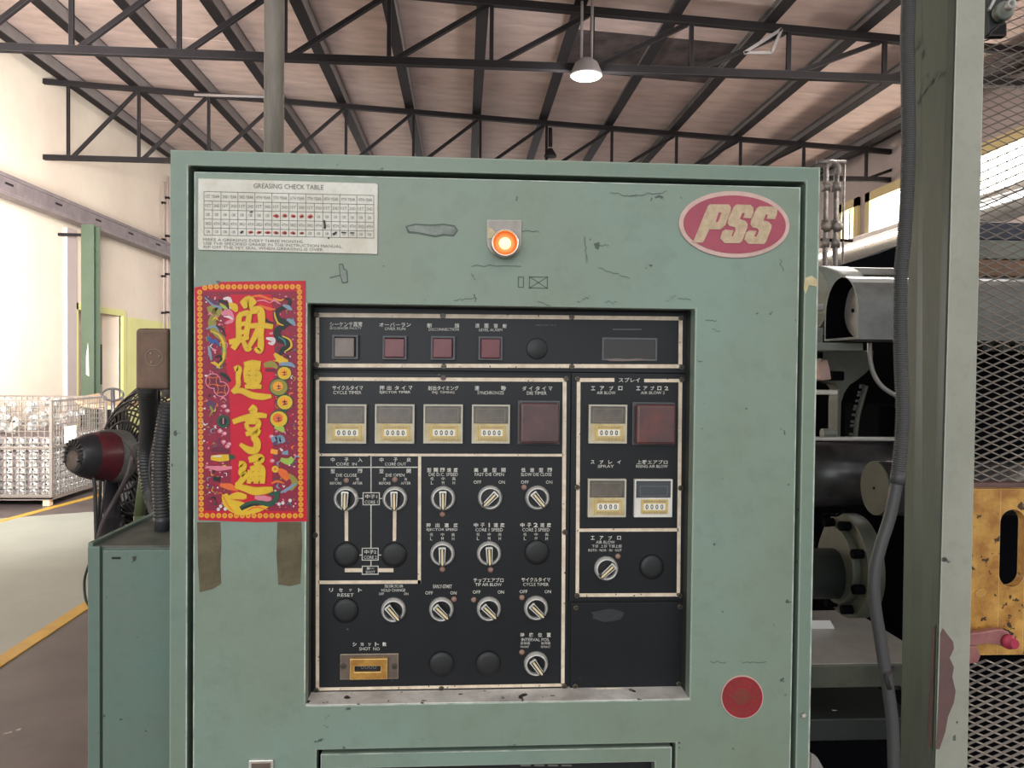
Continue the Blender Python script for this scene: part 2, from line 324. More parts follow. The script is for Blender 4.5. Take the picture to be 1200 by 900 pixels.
# floor: pieces of paint on one slab
fl = MB(); fl.box(-9, 9, -9, 24, -.12, -.004); floor = struct(fl, 'floor', 'floor_dark')
A, B = PZ(0, 775, 0), PZ(103, 708, 0); dl = (B - A).normalized(); A2, B2 = A - dl * 4.5, B + dl * 1.4
nrm = Vector((-dl.y, dl.x, 0)); nrm = nrm if nrm.y > 0 else -nrm
C1, D1 = PZ(0, 611, 0), PZ(60, 595, 0); d2 = (D1 - C1).normalized()
fz = MB(); q = [A2, B2, Vector((B2.x + .3, 8.6, 0)), Vector((D1.x + 1.2, D1.y + .1, 0)), Vector((C1.x - 1.0, C1.y - .3, 0)), Vector((XL, A2.y, 0))]
fz.add([(p.x, p.y, 0) for p in q] + [(p.x, p.y, -.004) for p in q], [list(range(6)), list(range(11, 5, -1))] + [(i, (i + 1) % 6, (i + 1) % 6 + 6, i + 6) for i in range(6)])
fz.obj('painted_aisle', 'floor_light', floor)
def strip(a, b, wd):
    d = (b - a).normalized(); n = Vector((-d.y, d.x, 0)) * wd / 2
    s = MB(); q = [a - n, b - n, b + n, a + n]; s.add([(p.x, p.y, .003) for p in q] + [(p.x, p.y, -.003) for p in q], [(0, 1, 2, 3), (7, 6, 5, 4)] + [(i, (i + 1) % 4, (i + 1) % 4 + 4, i + 4) for i in range(4)]); return s
strip(A2, B2, .085).obj('floor_line', 'yellow_line', floor); strip(C1 - d2 * 1, D1 + d2 * 1.5, .08).obj('floor_line', 'yellow_line', floor)
# left wall with door opening
def WL(px, py): v = PXc(px, py, XL); return v.y, v.z
yd0 = WL(88, 400)[0]; yd1 = WL(141, 400)[0]; zd = WL(110, 366)[1]; yy1 = WL(150, 400)[0]; zy = WL(160, 373)[1]
wl = MB(); T = .3
wl.box(XL - T, XL, YB0, yd0, 0, zroof(XL)); wl.box(XL - T, XL, yd1, YB1, 0, zroof(XL)); wl.box(XL - T, XL, yd0, yd1, zd, zroof(XL))
wall_l = struct(wl, 'wall_left', 'wall')
yp0, yp1 = WL(75, 400)[0], WL(85, 400)[0]
MB().box(XL, XL + .06, yp0 - .02, yp1, 0, WL(80, 268)[1]).obj('pier', 'wall_grey', wall_l)
MB().box(XL, XL + .012, yd1 + .12, YB1, 0, zy).obj('dado', 'wall_yellow', wall_l)
dr = MB(); dr.box(XL - .02, XL + .05, yd1, yd1 + .12, 0, zd + .1); dr.box(XL - .02, XL + .05, yd0 - .08, yd1, zd, zd + .1); dr.box(XL - .02, XL + .05, yd0 - .1, yd0, 0, zd + .1)
door = struct(dr, 'door_1', 'wall_yellow')
MB().box(XL - .62, XL - .6, yd0 - .5, yd1 + 1.2, 0, 3).obj('passage_wall', 'wall', door)
a = PXc(110, 403, XL - .55); b = PXc(124, 458, XL - .55)
MB().box(XL - .58, XL - .55, a.y, b.y, .3, a.z).obj('door_leaf', 'door_dark', door, bevel=.005)
a = PXc(108, 451, XL - .5); b = PXc(120, 458, XL - .5)
MB().box(XL - .545, XL - .5, a.y, b.y, .9, a.z).obj('shelf_box', 'paper', door)
# far wall, right wall with window openings
struct(MB().box(XL - T, XR + T, YB1, YB1 + .3, 0, 5.7), 'wall_back', 'wall_grey')
def WR(px, py): v = PXc(px, py, XR); return v.y, v.z
zt = WR(1030, 232)[1] + .14; zb = WR(1030, 268)[1] - .35
ys = [(-2.8, -.4), (.2, 2.6), (3.2, 5.6), (6.2, 8.6), (WR(1085, 230)[0], WR(1016, 250)[0]), (WR(1008, 250)[0], WR(984, 250)[0])]
ys[4] = (9.0, ys[4][1])
wr = MB(); wr.box(XR, XR + .25, YB0, YB1, 0, zb); wr.box(XR, XR + .25, YB0, YB1, zt, zroof(XR) + .02)
pv = YB0
for y0, y1 in ys: wr.box(XR, XR + .25, pv, y0, zb, zt); pv = y1
wr.box(XR, XR + .25, pv, YB1, zb, zt); wall_r = struct(wr, 'wall_right', 'wall_grey')
for i, (y0, y1) in enumerate(ys):
    m = MB(); fy = .14
    m.box(XR - .04, XR + .1, y0, y0 + fy, zb, zt); m.box(XR - .04, XR + .1, y1 - fy, y1, zb, zt); m.box(XR - .04, XR + .1, y0, y1, zt - fy, zt); m.box(XR - .04, XR + .1, y0, y1, zb, zb + .08)
    m.box(XR, XR + .06, (y0 + y1) / 2 - .03, (y0 + y1) / 2 + .03, zb, zt)
    wn = struct(m, 'window_%d' % (i + 1), 'winframe')
    MB().box(XR + .06, XR + .07, y0 + fy, y1 - fy, zb + .08, zt - fy).obj('pane', 'skyglass', wn)
# roof: boards between purlins
D2 = 11.3; Y2 = D2 + CAM.y; Y1 = Y2 * 0 + D2 / 1.46 + CAM.y
pur_px = [80, 157, 241, 321, 402, 483, 562, 643, 717, 790, 862, 937, 1016]
px_ = [P(x, 150, Y2).x for x in pur_px]; step = (px_[-1] - px_[0]) / 12; xs = [px_[0] + step * i for i in range(-0, 14)]
ce = MB(); ce.prism([(XL - T, zroof(XL - T) + .03), (XR + T, zroof(XR + T) + .03), (XR + T, zroof(XR + T) + .1), (XL - T, zroof(XL - T) + .1)], YB0, YB1 + .3)
ceil = struct(ce, 'ceiling', 'roofb')
sl = -0.052; rotp = (0, math.atan(-sl), 0)
bd = MB().box(0, step - .006, 0, 1.214, .0, .022).mesh('roof_board', M['roofp']); bdb = MB().box(0, step - .006, 0, 1.214, .0, .022).mesh('roof_board', M['roofb'])
ny = int((YB1 - YB0) / 1.22)
soot = P(770, 70, 8.2)
for i in range(len(xs) - 0):
    for j in range(ny):
        y = YB0 + j * 1.22
        x = xs[i]
        if x + step > XR + .05: continue
        dk = abs(x + step / 2 - PZ(772, 70, 5.1).x) < step * .7 and abs(y + .6 - PZ(772, 72, 5.1).y) < .62
        put('roof_board', bdb if dk else bd, ceil, (x, y, zroof(x) + random.uniform(.0, .008)), rotp)
for x in xs:
    m = MB(); y0, y1 = YB0, YB1; z = zroof(x) - .002
    m.box(x - .006, x + .006, y0, y1, z - .16, z); m.box(x - .05, x + .006, y0, y1, z - .012, z); m.cm = 1; m.box(x - .12, x + .006, y0, y1, z - .172, z - .16)  # bottom flange in dark steel: its unlit underside put into the colour
    m.obj('purlin', ['purlin', 'steel'], ceil)
# trusses
def truss(Y, xa, xb, zt_a, zb_, label, nodes, first_diag=1, w=.06):
    zT = lambda x: zroof(x) - .21
    th = thing('roof_truss', ((xa + xb) / 2, Y, zb_), label, 'truss', 'steel roof trusses')
    MB().obox((xa, Y, zT(xa)), (xb, Y, zT(xb)), w, w * 1.15).obj('top_chord', 'steel', th)
    MB().obox((xa, Y, zb_), (xb, Y, zb_), w, w * 1.15).obj('bottom_chord', 'steel', th)
    for i, x in enumerate(nodes):
        if zT(x) - zb_ > .08: MB().obox((x, Y, zb_), (x, Y, zT(x)), w * .62, w * .62).obj('vertical', 'steel', th)
        if i + 1 < len(nodes):
            x2 = nodes[i + 1]; MB().obox((x + .05, Y + .02, zb_ + .02), (x2 - .04, Y + .02, zT(x2) - .03), w * .7, w * .7).obj('diagonal', 'steel', th)
    return th
zb2 = P(150, 187, Y2).z
tr2 = truss(Y2, XL + .02, XR - .02, 0, zb2, 'farther roof truss of dark steel with close struts, ending at the cream wall', xs[0:1] + xs[1:])
zb1 = P(345, 68, Y1).z; n1 = [P(x, 40, Y1).x for x in (-30, 88, 210, 337, 458, 577, 694, 811, 925, 1037)]; st1 = (n1[-1] - n1[2]) / 7; n1 = [n1[2] + st1 * (k - 2) for k in range(0, 12)]
n1 = [x for x in n1 if XL < x < XR]
tr1 = truss(Y1, XL + .02, XR - .02, 0, zb1, 'nearer roof truss of dark steel carrying the lit lamp', n1, w=.065)
tb = MB(); a, b, c = P(872, 62, Y1 - .05), P(904, 62, Y1 - .05), P(916, 34, Y1 - .05)
for s_, e_ in ((a, b), (b, c), (a, c)): tb.obox(s_, e_, .02, .03)
tb.obj('bracket', 'purlin', tr1)
MB().cyl(P(228, 111, Y2 - 1.2), P(330, 114, Y2 - 1.2), .018, 8).obj('tie_rod', 'purlin', tr2)
# high bay lamp
lc = P(687, 90, Y1 - .12)
hb = thing('high_bay_lamp', lc, 'lit round high-bay lamp hanging under the nearer roof truss', 'lamp')
MB().lathe([(.06, .16), (.11, .12), (.155, .02), (.16, 0), (.15, -.005)], lc + Vector((0, 0, .01)), (0, 0, 1), 24).obj('shade', 'purlin', hb)
MB().lathe([(.001, -.035), (.08, -.03), (.135, -.012), (.148, .004)], lc + Vector((0, 0, .008)), (0, 0, 1), 24).obj('lens', 'glow', hb)
for dx in (-.05, .05): MB().cyl(lc + Vector((dx, 0, .15)), Vector((lc.x + dx, lc.y, zroof(lc.x) - .03)), .014, 8).obj('hanger', 'purlin', hb)
pl = bpy.data.lights.new('high_bay_light', 'POINT'); pl.energy = 60; pl.shadow_soft_size = .12; po = bpy.data.objects.new('high_bay_light', pl); COL.objects.link(po); po.location = lc - Vector((0, 0, .2))
# small hanging fitting over far truss
a = P(645, 150, Y2 - .1); hf = MB(); hf.cyl(a, P(645, 172, Y2 - .1), .03, 10); hf.lathe([(.03, 0), (.09, -.1), (.09, -.12)], P(645, 174, Y2 - .1), (0, 0, 1), 14)
tag(hf.obj('pendant_lamp', 'steel'), 'small dark unlit pendant lamp under the far truss, just above cabinet top', 'lamp')
# crane rail on columns
xr0 = -5.45
a0, a1 = PXc(0, 207, xr0), PXc(0, 236, xr0); b0 = PXc(198, 289, xr0)
zt_ = (a0.z + b0.z) / 2; zb_ = PXc(0, 222, xr0).z - .0
cr = thing('crane_rail', (xr0, 8, zb_), 'dusty grey crane rail beam running along the cream wall', 'beam')
m = MB(); m.box(xr0 - .02, xr0, 1, 20, zb_, zt_ + .02); m.box(xr0 - .2, xr0, 1, 20, zb_ - .03, zb_); m.obj('beam', 'rail', cr)
m = MB(); m.box(xr0 - .2, xr0 + .035, 1, 20, zt_ + .02, zt_ + .06); m.obj('top_flange', 'rail', cr)
for k in range(14): y = 3 + k * 1.15; MB().box(xr0, xr0 + .012, y, y + .16, zt_ - .06, zt_ - .035).obj('clip', 'steel', cr)
cxa, cxb = PXc(95, 300, -5.5), PXc(110, 300, -5.5)
cg = thing('steel_column', ((-5.5), cxa.y, 0), 'green painted steel column under the crane rail beside the doorway', 'column')
ca = P(95, 350, cxa.y).x; cb_ = P(110, 350, cxa.y).x; yc = cxa.y
MB().box(ca, cb_, yc, yc + .012, 0, zb_ - .03).obj('flange', 'col_green', cg); MB().box(ca, cb_, yc + .19, yc + .2, 0, zb_ - .03).obj('flange', 'col_green', cg)
MB().box((ca + cb_) / 2 + .01, (ca + cb_) / 2 + .02, yc + .012, yc + .19, 0, zb_ - .03).obj('web', 'col_green', cg)
a = P(101, 400, yc - .01); MB().prism([(a.x - .004, 1.35), (a.x + .035, 1.32), (a.x + .03, 1.62), (a.x + .02, 1.8), (a.x - .004, 1.6)], yc - .004, yc - .001).obj('paper_note', 'paper', cg)
MB().box(XL, ca, yc + .05, yc + .09, PXc(90, 277, -5.6).z, PXc(90, 277, -5.6).z + .04).obj('wall_strut', 'steel', cg)
# conduits on the left wall
for k, (px, ytop, ybot, r) in enumerate(((189.5, 213, 385, .018), (194, 206, 385, .022))):
    y_, _ = WL(px, 300); z0_, z1_ = WL(px, ybot)[1], WL(px, ytop)[1]
    m = thing('wall_conduit', (XL + .05, y_, z0_), ['thin', 'thicker'][k] + ' vertical conduit pipe on the cream wall beside the cabinet', 'pipe')
    MB().cyl((XL + .04, y_, z0_ - .8), (XL + .04, y_, z1_), r, 10).obj('pipe', 'wall_grey', m)
    for q in range(4): z = z0_ + (z1_ - z0_) * (.1 + .25 * q); MB().box(XL, XL + .07, y_ - r * 1.8, y_ + r * 1.8, z, z + .04).obj('clamp', 'steel', m)
# ================================================================ CONTROL CABINET
x0, x1, _, z1 = rc(199, 175, 962, 196, 0); x1 = (P(961, 196, 0).x + P(948, 895, 0).x) / 2; x0 = (P(200, 190, 0).x + P(197, 895, 0).x) / 2
z1 = (P(200, 175, 0).z + P(961, 196, 0).z) / 2; zbot = .12
cab = thing('control_cabinet', ((x0 + x1) / 2, .2, 0), 'large green steel control cabinet with a worn door facing the camera', 'cabinet')
FR = .0275; CD = .34
dx0 = (P(229, 203, 0).x + P(225, 895, 0).x) / 2; dx1 = (P(938, 218, 0).x + P(926, 895, 0).x) / 2; dz1 = (P(228, 203, 0).z + P(938, 218, 0).z) / 2 - .0
gx = .007
m = MB(); m.ring(x0, x1, zbot, z1, (dx0 - gx - x0, x1 - dx1 - gx, .04, z1 - dz1 - gx), 0, .03)
m.ring(x0, x1, zbot, z1, .004, .03, CD); m.box(x0, x1, CD, CD + .004, zbot, z1)
m.box(x0, x1, .0, CD, 0, zbot); m.obj('cabinet_body', 'green_frame', cab, bevel=.002)
k = MB(); k.ring(x0 + .006, x1 - .006, zbot + .02, z1 - .006, .05, .034, .038); k.obj('door_seal', 'black', cab)
# door with panel opening and lower opening
ox0, ox1, oz0, oz1 = rc(360, 359, 814, 823, 0)
ox0 = (P(360, 357, 0).x + P(358, 828, 0).x) / 2; ox1 = (P(815, 361, 0).x + P(808, 818, 0).x) / 2; oz1 = (P(360, 357, 0).z + P(815, 361, 0).z) / 2; oz0 = (P(358, 828, 0).z + P(808, 818, 0).z) / 2
lx0, lx1 = P(371, 882, 0).x, P(792, 872, 0).x; lz1 = (P(370, 880, 0).z + P(792, 870, 0).z) / 2; lz0 = lz1 - .45
dz0 = zbot + .05; dt = .004; dpt = .028; RD = .045
m = MB()
def holed(m, X, Z, holes, y0, y1):      # grid plate with holes
    for i in range(len(X) - 1):
        for j in range(len(Z) - 1):
            pass
    idx = {}; vs = []
    def vid(i, j, k):
        if (i, j, k) not in idx: idx[(i, j, k)] = len(vs); vs.append((X[i], (y0, y1)[k], Z[j]))
        return idx[(i, j, k)]
    cell = lambda i, j: 0 <= i < len(X) - 1 and 0 <= j < len(Z) - 1 and (i, j) not in holes
    fs = []
    for i in range(len(X) - 1):
        for j in range(len(Z) - 1):
            if not cell(i, j): continue
            fs.append([vid(i, j, 0), vid(i + 1, j, 0), vid(i + 1, j + 1, 0), vid(i, j + 1, 0)]); fs.append([vid(i, j, 1), vid(i, j + 1, 1), vid(i + 1, j + 1, 1), vid(i + 1, j, 1)])
            for (di, dj, e) in ((-1, 0, ((i, j), (i, j + 1))), (1, 0, ((i + 1, j + 1), (i + 1, j))), (0, -1, ((i + 1, j), (i, j))), (0, 1, ((i, j + 1), (i + 1, j + 1)))):
                if not cell(i + di, j + dj):
                    (a_, b_), (c_, d_) = e; fs.append([vid(a_, b_, 0), vid(c_, d_, 0), vid(c_, d_, 1), vid(a_, b_, 1)])
    m.add(vs, fs)
m = MB(); holed(m, [dx0, ox0, lx0, lx1, ox1, dx1], [dz0, lz0, lz1, oz0, oz1, dz1], {(1, 3), (2, 3), (3, 3), (2, 1)}, 0, .02)
dr = m.obj('door', 'green', cab, bevel=.0016)
DC = dr
# recess walls
m = MB(); m.box(ox0 - .002, ox0, .019, RD, oz0, oz1); m.box(ox1, ox1 + .002, .019, RD, oz0, oz1); m.box(ox0, ox1, .019, RD, oz1, oz1 + .002); m.obj('recess_wall', 'recess', cab)
MB().box(ox0, ox1, .0005, RD, oz0 - .0022, oz0 + .0006).obj('recess_ledge', 'ledge', cab)
# lower cover panel
g = .005
m = MB(); lt = .021; m.ring(lx0 + g, lx1 - g, lz0 + g, lz1 - g, (.021, .021, .02, .019), .001, .02); m.obj('lower_cover', 'green', cab, bevel=.0015)
MB().box(lx0 + .02, lx1 - .02, .022, .028, lz0 + .01, lz1 - .02).obj('lower_window', 'black', cab)
m = MB(); text(m, '----', 640, 897, 60, 2, .0215); m.obj('faded_lettering', 'ink_faint', cab)
# latch
a, b, c, d = rc(291, 891, 320, 925, -.004); lt_ = MB().box(a, b, -.004, .002, c, d).obj('latch_plate', 'chrome', cab, bevel=.001)
a, b, c, d = rc(294, 894, 317, 922, -.006); MB().box(a, b, -.0055, -.004, c, d).obj('latch_face', 'dull_steel', lt_, bevel=.0005)
k = MB(); k.ring(dx0, dx1, dz0, dz1, .0013, -.0004, .001); k.obj('worn_lit_edge', 'edge_pale', cab)  # pale edge strips: worn paint plus a painted edge highlight
k = MB(); gx_ = dx0 - gx; k.box(gx_ - .0016, gx_ - .0002, -.0004, .001, dz0, dz1 + gx); k.box(x1 - .0014, x1 + .0002, -.0004, .001, zbot, z1); k.obj('worn_lit_edge', 'edge_pale', cab)
k = MB(); k.box(ox0 - .0016, ox0, -.0004, .001, oz0 - .001, oz1); k.box(ox0 - .0016, ox1, -.0004, .001, oz0 - .0016, oz0 - .0002); k.obj('worn_lit_edge', 'edge_pale', cab)
k = MB(); k.ring(lx0 + g, lx1 - g, lz0 + g, lz1 - g, .0011, -.0001, .0015); k.obj('worn_lit_edge', 'edge_pale', cab)
# tape residue, chips
def patch(name, pts, m_, Y=-.0006, par=None):
    k = MB(); ppoly(k, pts, Y, .0006); return k.obj(name, m_, par or cab)
patch('tape_residue', [(231, 612), (258, 612), (259, 640), (258, 660), (259, 684), (250, 690), (234, 694), (232, 660)], 'tape')
patch('tape_residue', [(325, 612), (353, 612), (354, 640), (352, 684), (340, 687), (326, 685), (324, 650)], 'tape')
patch('paint_chip', [(475, 265), (486, 262), (505, 263), (520, 262), (533, 264), (537, 270), (532, 277), (520, 276), (510, 278), (490, 274), (478, 273)], 'chip_dark')
patch('paint_chip', [(477, 266), (487, 264), (505, 265), (520, 264), (532, 266), (535, 270), (531, 275), (520, 274), (510, 276), (490, 272), (480, 271)], 'chip', -.001)
patch('paint_chip', [(397, 309), (402, 309), (403, 314), (407, 317), (408, 331), (401, 332), (398, 322)], 'chip_dark')
patch('paint_chip', [(398, 310.5), (401, 310.5), (402, 315), (406, 318), (406.5, 330), (402, 331), (399, 322)], 'chip', -.001)
patch('paint_chip', [(386, 325), (398, 322), (398, 323), (387, 326)], 'chip_dark')
for x_, y_, w_, h_ in ((607, 324, 7, 13), (620, 324, 22, 14)):
    k = MB(); a, b, c, d = rc(x_, y_, x_ + w_, y_ + h_, -.0006); k.ring(a, b, c, d, .0011, -.0006, 0)
    if w_ > 10: k.obox(Vector((a, -.0003, c)), Vector((b, -.0003, d)), .0009, .0006, Vector((0, 1, 0))); k.obox(Vector((a, -.0003, d)), Vector((b, -.0003, c)), .0009, .0006, Vector((0, 1, 0)))
    k.obj('scrape_mark', 'chip_dark', cab)
random.seed(3)
k = MB()
def squig(x, y, l, ang, wv=1.6, wd=.9, yy=-.0005):
    pts = []
    for i in range(9):
        t = i / 8; pts.append((x + l * t * math.cos(ang) + random.uniform(-wv, wv), y + l * t * math.sin(ang) + random.uniform(-wv, wv)))
    up = [(p[0] - wd * .5 * math.sin(ang), p[1] - wd * .5 * math.cos(ang)) for p in pts]; dn = [(p[0] + wd * .5 * math.sin(ang), p[1] + wd * .5 * math.cos(ang)) for p in pts]
    for i in range(8):
        q = [up[i], up[i + 1], dn[i + 1], dn[i]]; v = [P(a_, b_, yy) for a_, b_ in q]; k.add(v, [(0, 1, 2, 3)])
for x, y, l, an in ((533, 352, 26, -.1), (555, 345, 8, 1.3), (630, 354, 14, .2), (676, 354, 18, -.4), (710, 354, 14, .1), (781, 353, 14, -.6), (795, 350, 14, .1), (610, 270, 22, .1), (685, 278, 18, 1.5), (687, 298, 10, 1.5), (700, 286, 14, .1), (716, 227, 30, .1), (740, 229, 40, -.1),
                    (553, 320, 8, 1.2), (827, 375, 12, .1), (833, 384, 10, .4), (817, 421, 7, .6), (915, 305, 14, 1.4), (552, 311, 60, 0.02), (700, 314, 40, .3), (380, 850, 6, .5), (382, 842, 5, -1), (832, 775, 20, .05), (868, 776, 30, .02)):
    squig(x, y, l, an)
k.obj('scratches', 'chip_dark', cab, kind='stuff')
m = MB(); ppoly(m, [(943, 326), (951, 323), (958, 328), (958, 336), (948, 334), (944, 345), (942, 338)], -.0008); m.obj('paint_chip', 'tim_body', cab)
m = MB(); m.lathe([(.0035, 0), (.003, -.004), (.001, -.005)], P(941, 838, 0), (0, 1, 0), 8); m.obj('screw', 'pale_steel', cab)
# riveted little screws bottom right of door etc.
# ================================================================ CONTROL PANEL
YP = .038                                            # faceplate front
cp = thing('control_console', P(587, 818, YP), 'black instrument panel with selector knobs and timers recessed in the green cabinet door', 'control panel')
MB().box(ox0, ox1, YP + .004, RD, oz0, oz1).obj('backing_plate', 'black', cp)
def plate(x0, y0, x1, y1, name='faceplate'):
    a, b, c, d = rc(x0, y0, x1, y1, YP); return MB().box(a, b, YP, YP + .003, c, d).obj(name, 'faceplate', cp, bevel=.0007)
pt_ = plate(364, 363, 805, 435.3); pl_ = plate(366, 437.5, 667, 812); pr_ = plate(668.5, 437.5, 804, 704); pb_ = plate(668.5, 706, 803, 809)
YL = YP - .0005
def lines(par, segs, name='frame_line', m_='cream_line'):
    k = MB()
    for x0, y0, x1, y1 in segs: prect(k, x0, y0, x1, y1, YL)
    return k.obj(name, m_, par)
def lframe(par, x0, y0, x1, y1, t):
    lines(par, [(x0, y0, x1, y0 + t), (x0, y1 - t, x1, y1), (x0, y0 + t, x0 + t, y1 - t), (x1 - t, y0 + t, x1, y1 - t)])
k = MB()
def qd(k, pts): v = [P(x, y, YL) for x, y in pts]; k.prism([(p.x, p.z) for p in v], YL, YL + .0005)
qd(k, [(370, 366.5), (800, 371), (800, 375.5), (370, 371.5)]); qd(k, [(370, 426), (800, 427), (800, 431.5), (370, 430.5)])
qd(k, [(370, 371), (374, 371), (374, 427), (370, 427)]); qd(k, [(795.5, 375), (800, 375), (799.5, 428), (795, 428)]); k.obj('frame_line', 'cream_line', pt_)
k = MB()
qd(k, [(370, 442), (664, 443), (664, 447.5), (370, 446)]); qd(k, [(370, 446), (374, 446), (374, 806), (370, 806)]); qd(k, [(659.5, 447), (664, 447), (661.5, 802), (657.5, 802)])
qd(k, [(370, 806), (661.5, 801), (661.5, 804.5), (370, 809.5)]); qd(k, [(374, 531.5), (660, 532), (660, 535), (374, 534.5)]); qd(k, [(490, 535), (493.5, 535), (493.2, 684), (489.5, 684)]); qd(k, [(373, 680.5), (493, 680), (493, 684), (373, 684.5)])
qd(k, [(403.8, 598), (408, 598), (408, 634), (404, 634)]); qd(k, [(460.5, 598), (464.6, 598), (464.2, 634), (460.2, 634)])
qd(k, [(404, 666), (461, 666), (461, 670.5), (404, 670.5)]); k.obj('frame_line', 'cream_line', pl_)
k = MB()
for q in ((374, 547, 489.5, 548.2), (434.2, 535, 435.3, 664), (420, 583.6, 448, 584.6), (421, 650, 447, 651)): prect(k, *q, YL)
k.obj('thin_line', 'ink_white', pl_)
k = MB()
qd(k, [(676, 443), (720, 443), (720, 447.5), (676, 447.5)]); qd(k, [(755, 444), (797, 444), (797, 448), (755, 448)]); qd(k, [(676, 447), (680.3, 447), (678.5, 697), (674.5, 697)])
qd(k, [(795.2, 448), (799.5, 448), (797, 698), (793, 698)]); qd(k, [(679, 619.5), (795, 619), (795, 622.8), (679, 623.2)]); qd(k, [(674.5, 695.5), (797, 695), (797, 699), (674.5, 699.5)]); k.obj('frame_line', 'cream_line', pr_)
# curled tape strip under the blank plate
k = MB(); v = [P(x, y, YP - .004) for x, y in [(685, 809.5), (700, 806.5), (720, 806), (762, 808), (745, 809.6), (715, 810.5)]]; k.prism([(p.x, p.z) for p in v], YP - .004, YP - .003); k.obj('curled_strip', 'cream_line', pb_)
k = MB()
for cx_, cy_, rx_, ry_ in ((713, 721, 21, 8),):
    pts = [(cx_ + rx_ * math.cos(t * .45) * random.uniform(.75, 1.1), cy_ + ry_ * math.sin(t * .45) * random.uniform(.75, 1.1)) for t in range(14)]; ppoly(k, pts, YL)
k.obj('smudge', mat('grey_smudge', S(50, 52, 54), .7, var=.3, vscale=80), pb_, kind='stuff')
def lathe_mesh(prof, m_, n=24, mats=None): return MB().lathe(prof, (0, 0, 0), (0, -1, 0), n).mesh(m_, m_ if mats is None else mats)
sc_me = MB(); sc_me.lathe([(.0036, 0), (.0036, .0012), (.0028, .002)], (0, 0, 0), (0, -1, 0), 10); sc_me = sc_me.mesh('screw', 'screw')
sl_me = MB().box(-.0026, .0026, -.0023, -.0019, -.0004, .0004).mesh('slot', 'black')
def screw(px, py, par, Y=YP):
    o = put('screw', sc_me, par, P(px, py, Y)); return o
for px, py, pr in ((371, 369, pt_), (519, 370, pt_), (670, 371.5, pt_), (798, 372.5, pt_), (370.7, 427.5, pt_), (520, 429.5, pt_), (670, 429.8, pt_), (798.5, 430.6, pt_),
                   (371, 441.8, pl_), (519.5, 442.6, pl_), (663.5, 443.5, pl_), (369.5, 627, pl_), (662, 623.5, pl_), (370.7, 809, pl_), (517.3, 807, pl_), (661.3, 804, pl_),
                   (676.5, 443.8, pr_), (799, 444.5, pr_), (676, 571, pr_), (797.5, 571.7, pr_), (676, 698, pr_), (796.8, 697.5, pr_),
                   (674.7, 712, pb_), (796.8, 710.8, pb_), (674, 804, pb_), (795.5, 801, pb_)): screw(px, py, pr)
# selector switches
u = pxs(YP)
bez = lathe_mesh([(14.4 * u, 0), (14.4 * u, .003), (13.6 * u, .006), (12.2 * u, .0085), (11.4 * u, .009), (10.6 * u, .0075), (10.2 * u, .003)], 'chrome', 28)
disc = lathe_mesh([(10.4 * u, 0), (10.4 * u, .004), (10 * u, .0045)], 'knob', 24)
kb = MB()
def lever():
    L_, wd = 10.2 * u, 4.6 * u
    pts = [(-wd * .9, L_ * .92), (-wd * .45, L_ * 1.0), (wd * .45, L_ * 1.0), (wd * .9, L_ * .92), (wd * .95, -L_ * .55), (wd * .4, -L_ * 1.15), (-wd * .4, -L_ * 1.15), (-wd * .95, -L_ * .55)]
    return MB().prism(pts, -.016, -.003)
lv = lever().mesh('lever', 'knob')
inl = MB().prism([(-4.0 * u, 9.4 * u), (-2.6 * u, 9.8 * u), (-2.0 * u, -9 * u), (-3.3 * u, -6.5 * u)], -.0168, -.0158).prism([(4.0 * u, 9.4 * u), (3.0 * u, 9.8 * u), (2.4 * u, -9 * u), (3.3 * u, -6.5 * u)], -.0168, -.0158).prism([(-4.4 * u, 9.0 * u), (-3.2 * u, 10.2 * u), (3.2 * u, 10.2 * u), (4.4 * u, 9.0 * u), (4.2 * u, 8.2 * u), (-4.2 * u, 8.2 * u)], -.0165, -.0155).mesh('inlay', 'silver')
ptr = MB().prism([(-1.1 * u, 7.6 * u), (1.1 * u, 7.6 * u), (1.5 * u, -9.5 * u), (.3 * u, -11.3 * u), (-.9 * u, -9.5 * u)], -.0169, -.0158).mesh('pointer', 'pointer')
# selectors are parts of the control panel (thing > part > sub-part)
def selector_switch(px, py, ang):
    o = P(px, py, YP); s = put('selector_switch', bez, cp, o)
    put('disc', disc, s, o)
    for nm, me in (('lever', lv), ('inlay', inl), ('pointer', ptr)):
        put(nm, me, s, o, (0, math.radians(ang), 0))
for q in ((406, 584, 2), (463, 584, 0), (519.3, 583.5, 0), (574.2, 582.8, 45), (629.5, 583, -40), (518.5, 648.3, 0), (573, 648, -2), (461.3, 714, -40), (517.3, 713.3, -45), (572.8, 712.8, -45), (628, 711.8, -45), (628, 776.8, -35), (710, 665.5, 48)):
    selector_switch(*q)
plug = lathe_mesh([(14.6 * u, 0), (14.6 * u, .0025), (13.6 * u, .004), (9 * u, .0048), (.0001, .005)], 'rub', 28)
for px, py in ((629, 646.8), (405.9, 650), (461.9, 650), (405, 715), (517.3, 777.3), (572, 776.8), (763.5, 664)): put('blanking_plug', plug, cp, P(px, py, YP))
plug2 = lathe_mesh([(12.5 * u, 0), (12.5 * u, .0012), (11.5 * u, .0018), (.0001, .002)], 'rub', 28); put('blanking_plug', plug2, cp, P(629.3, 408.7, YP))
dot = lathe_mesh([(3.4 * u, 0), (3.2 * u, .0015), (1.8 * u, .0026), (.0001, .003)], 'rose_dot', 12)
for px, py in ((614, 571), (518.5, 602.5), (518.5, 667), (574.8, 667.5), (532, 702), (555, 702.7), (611.5, 700), (611.5, 764), (406, 563), (462.7, 562), (724, 651.7)): put('position_lamp', dot, cp, P(px, py, YP))
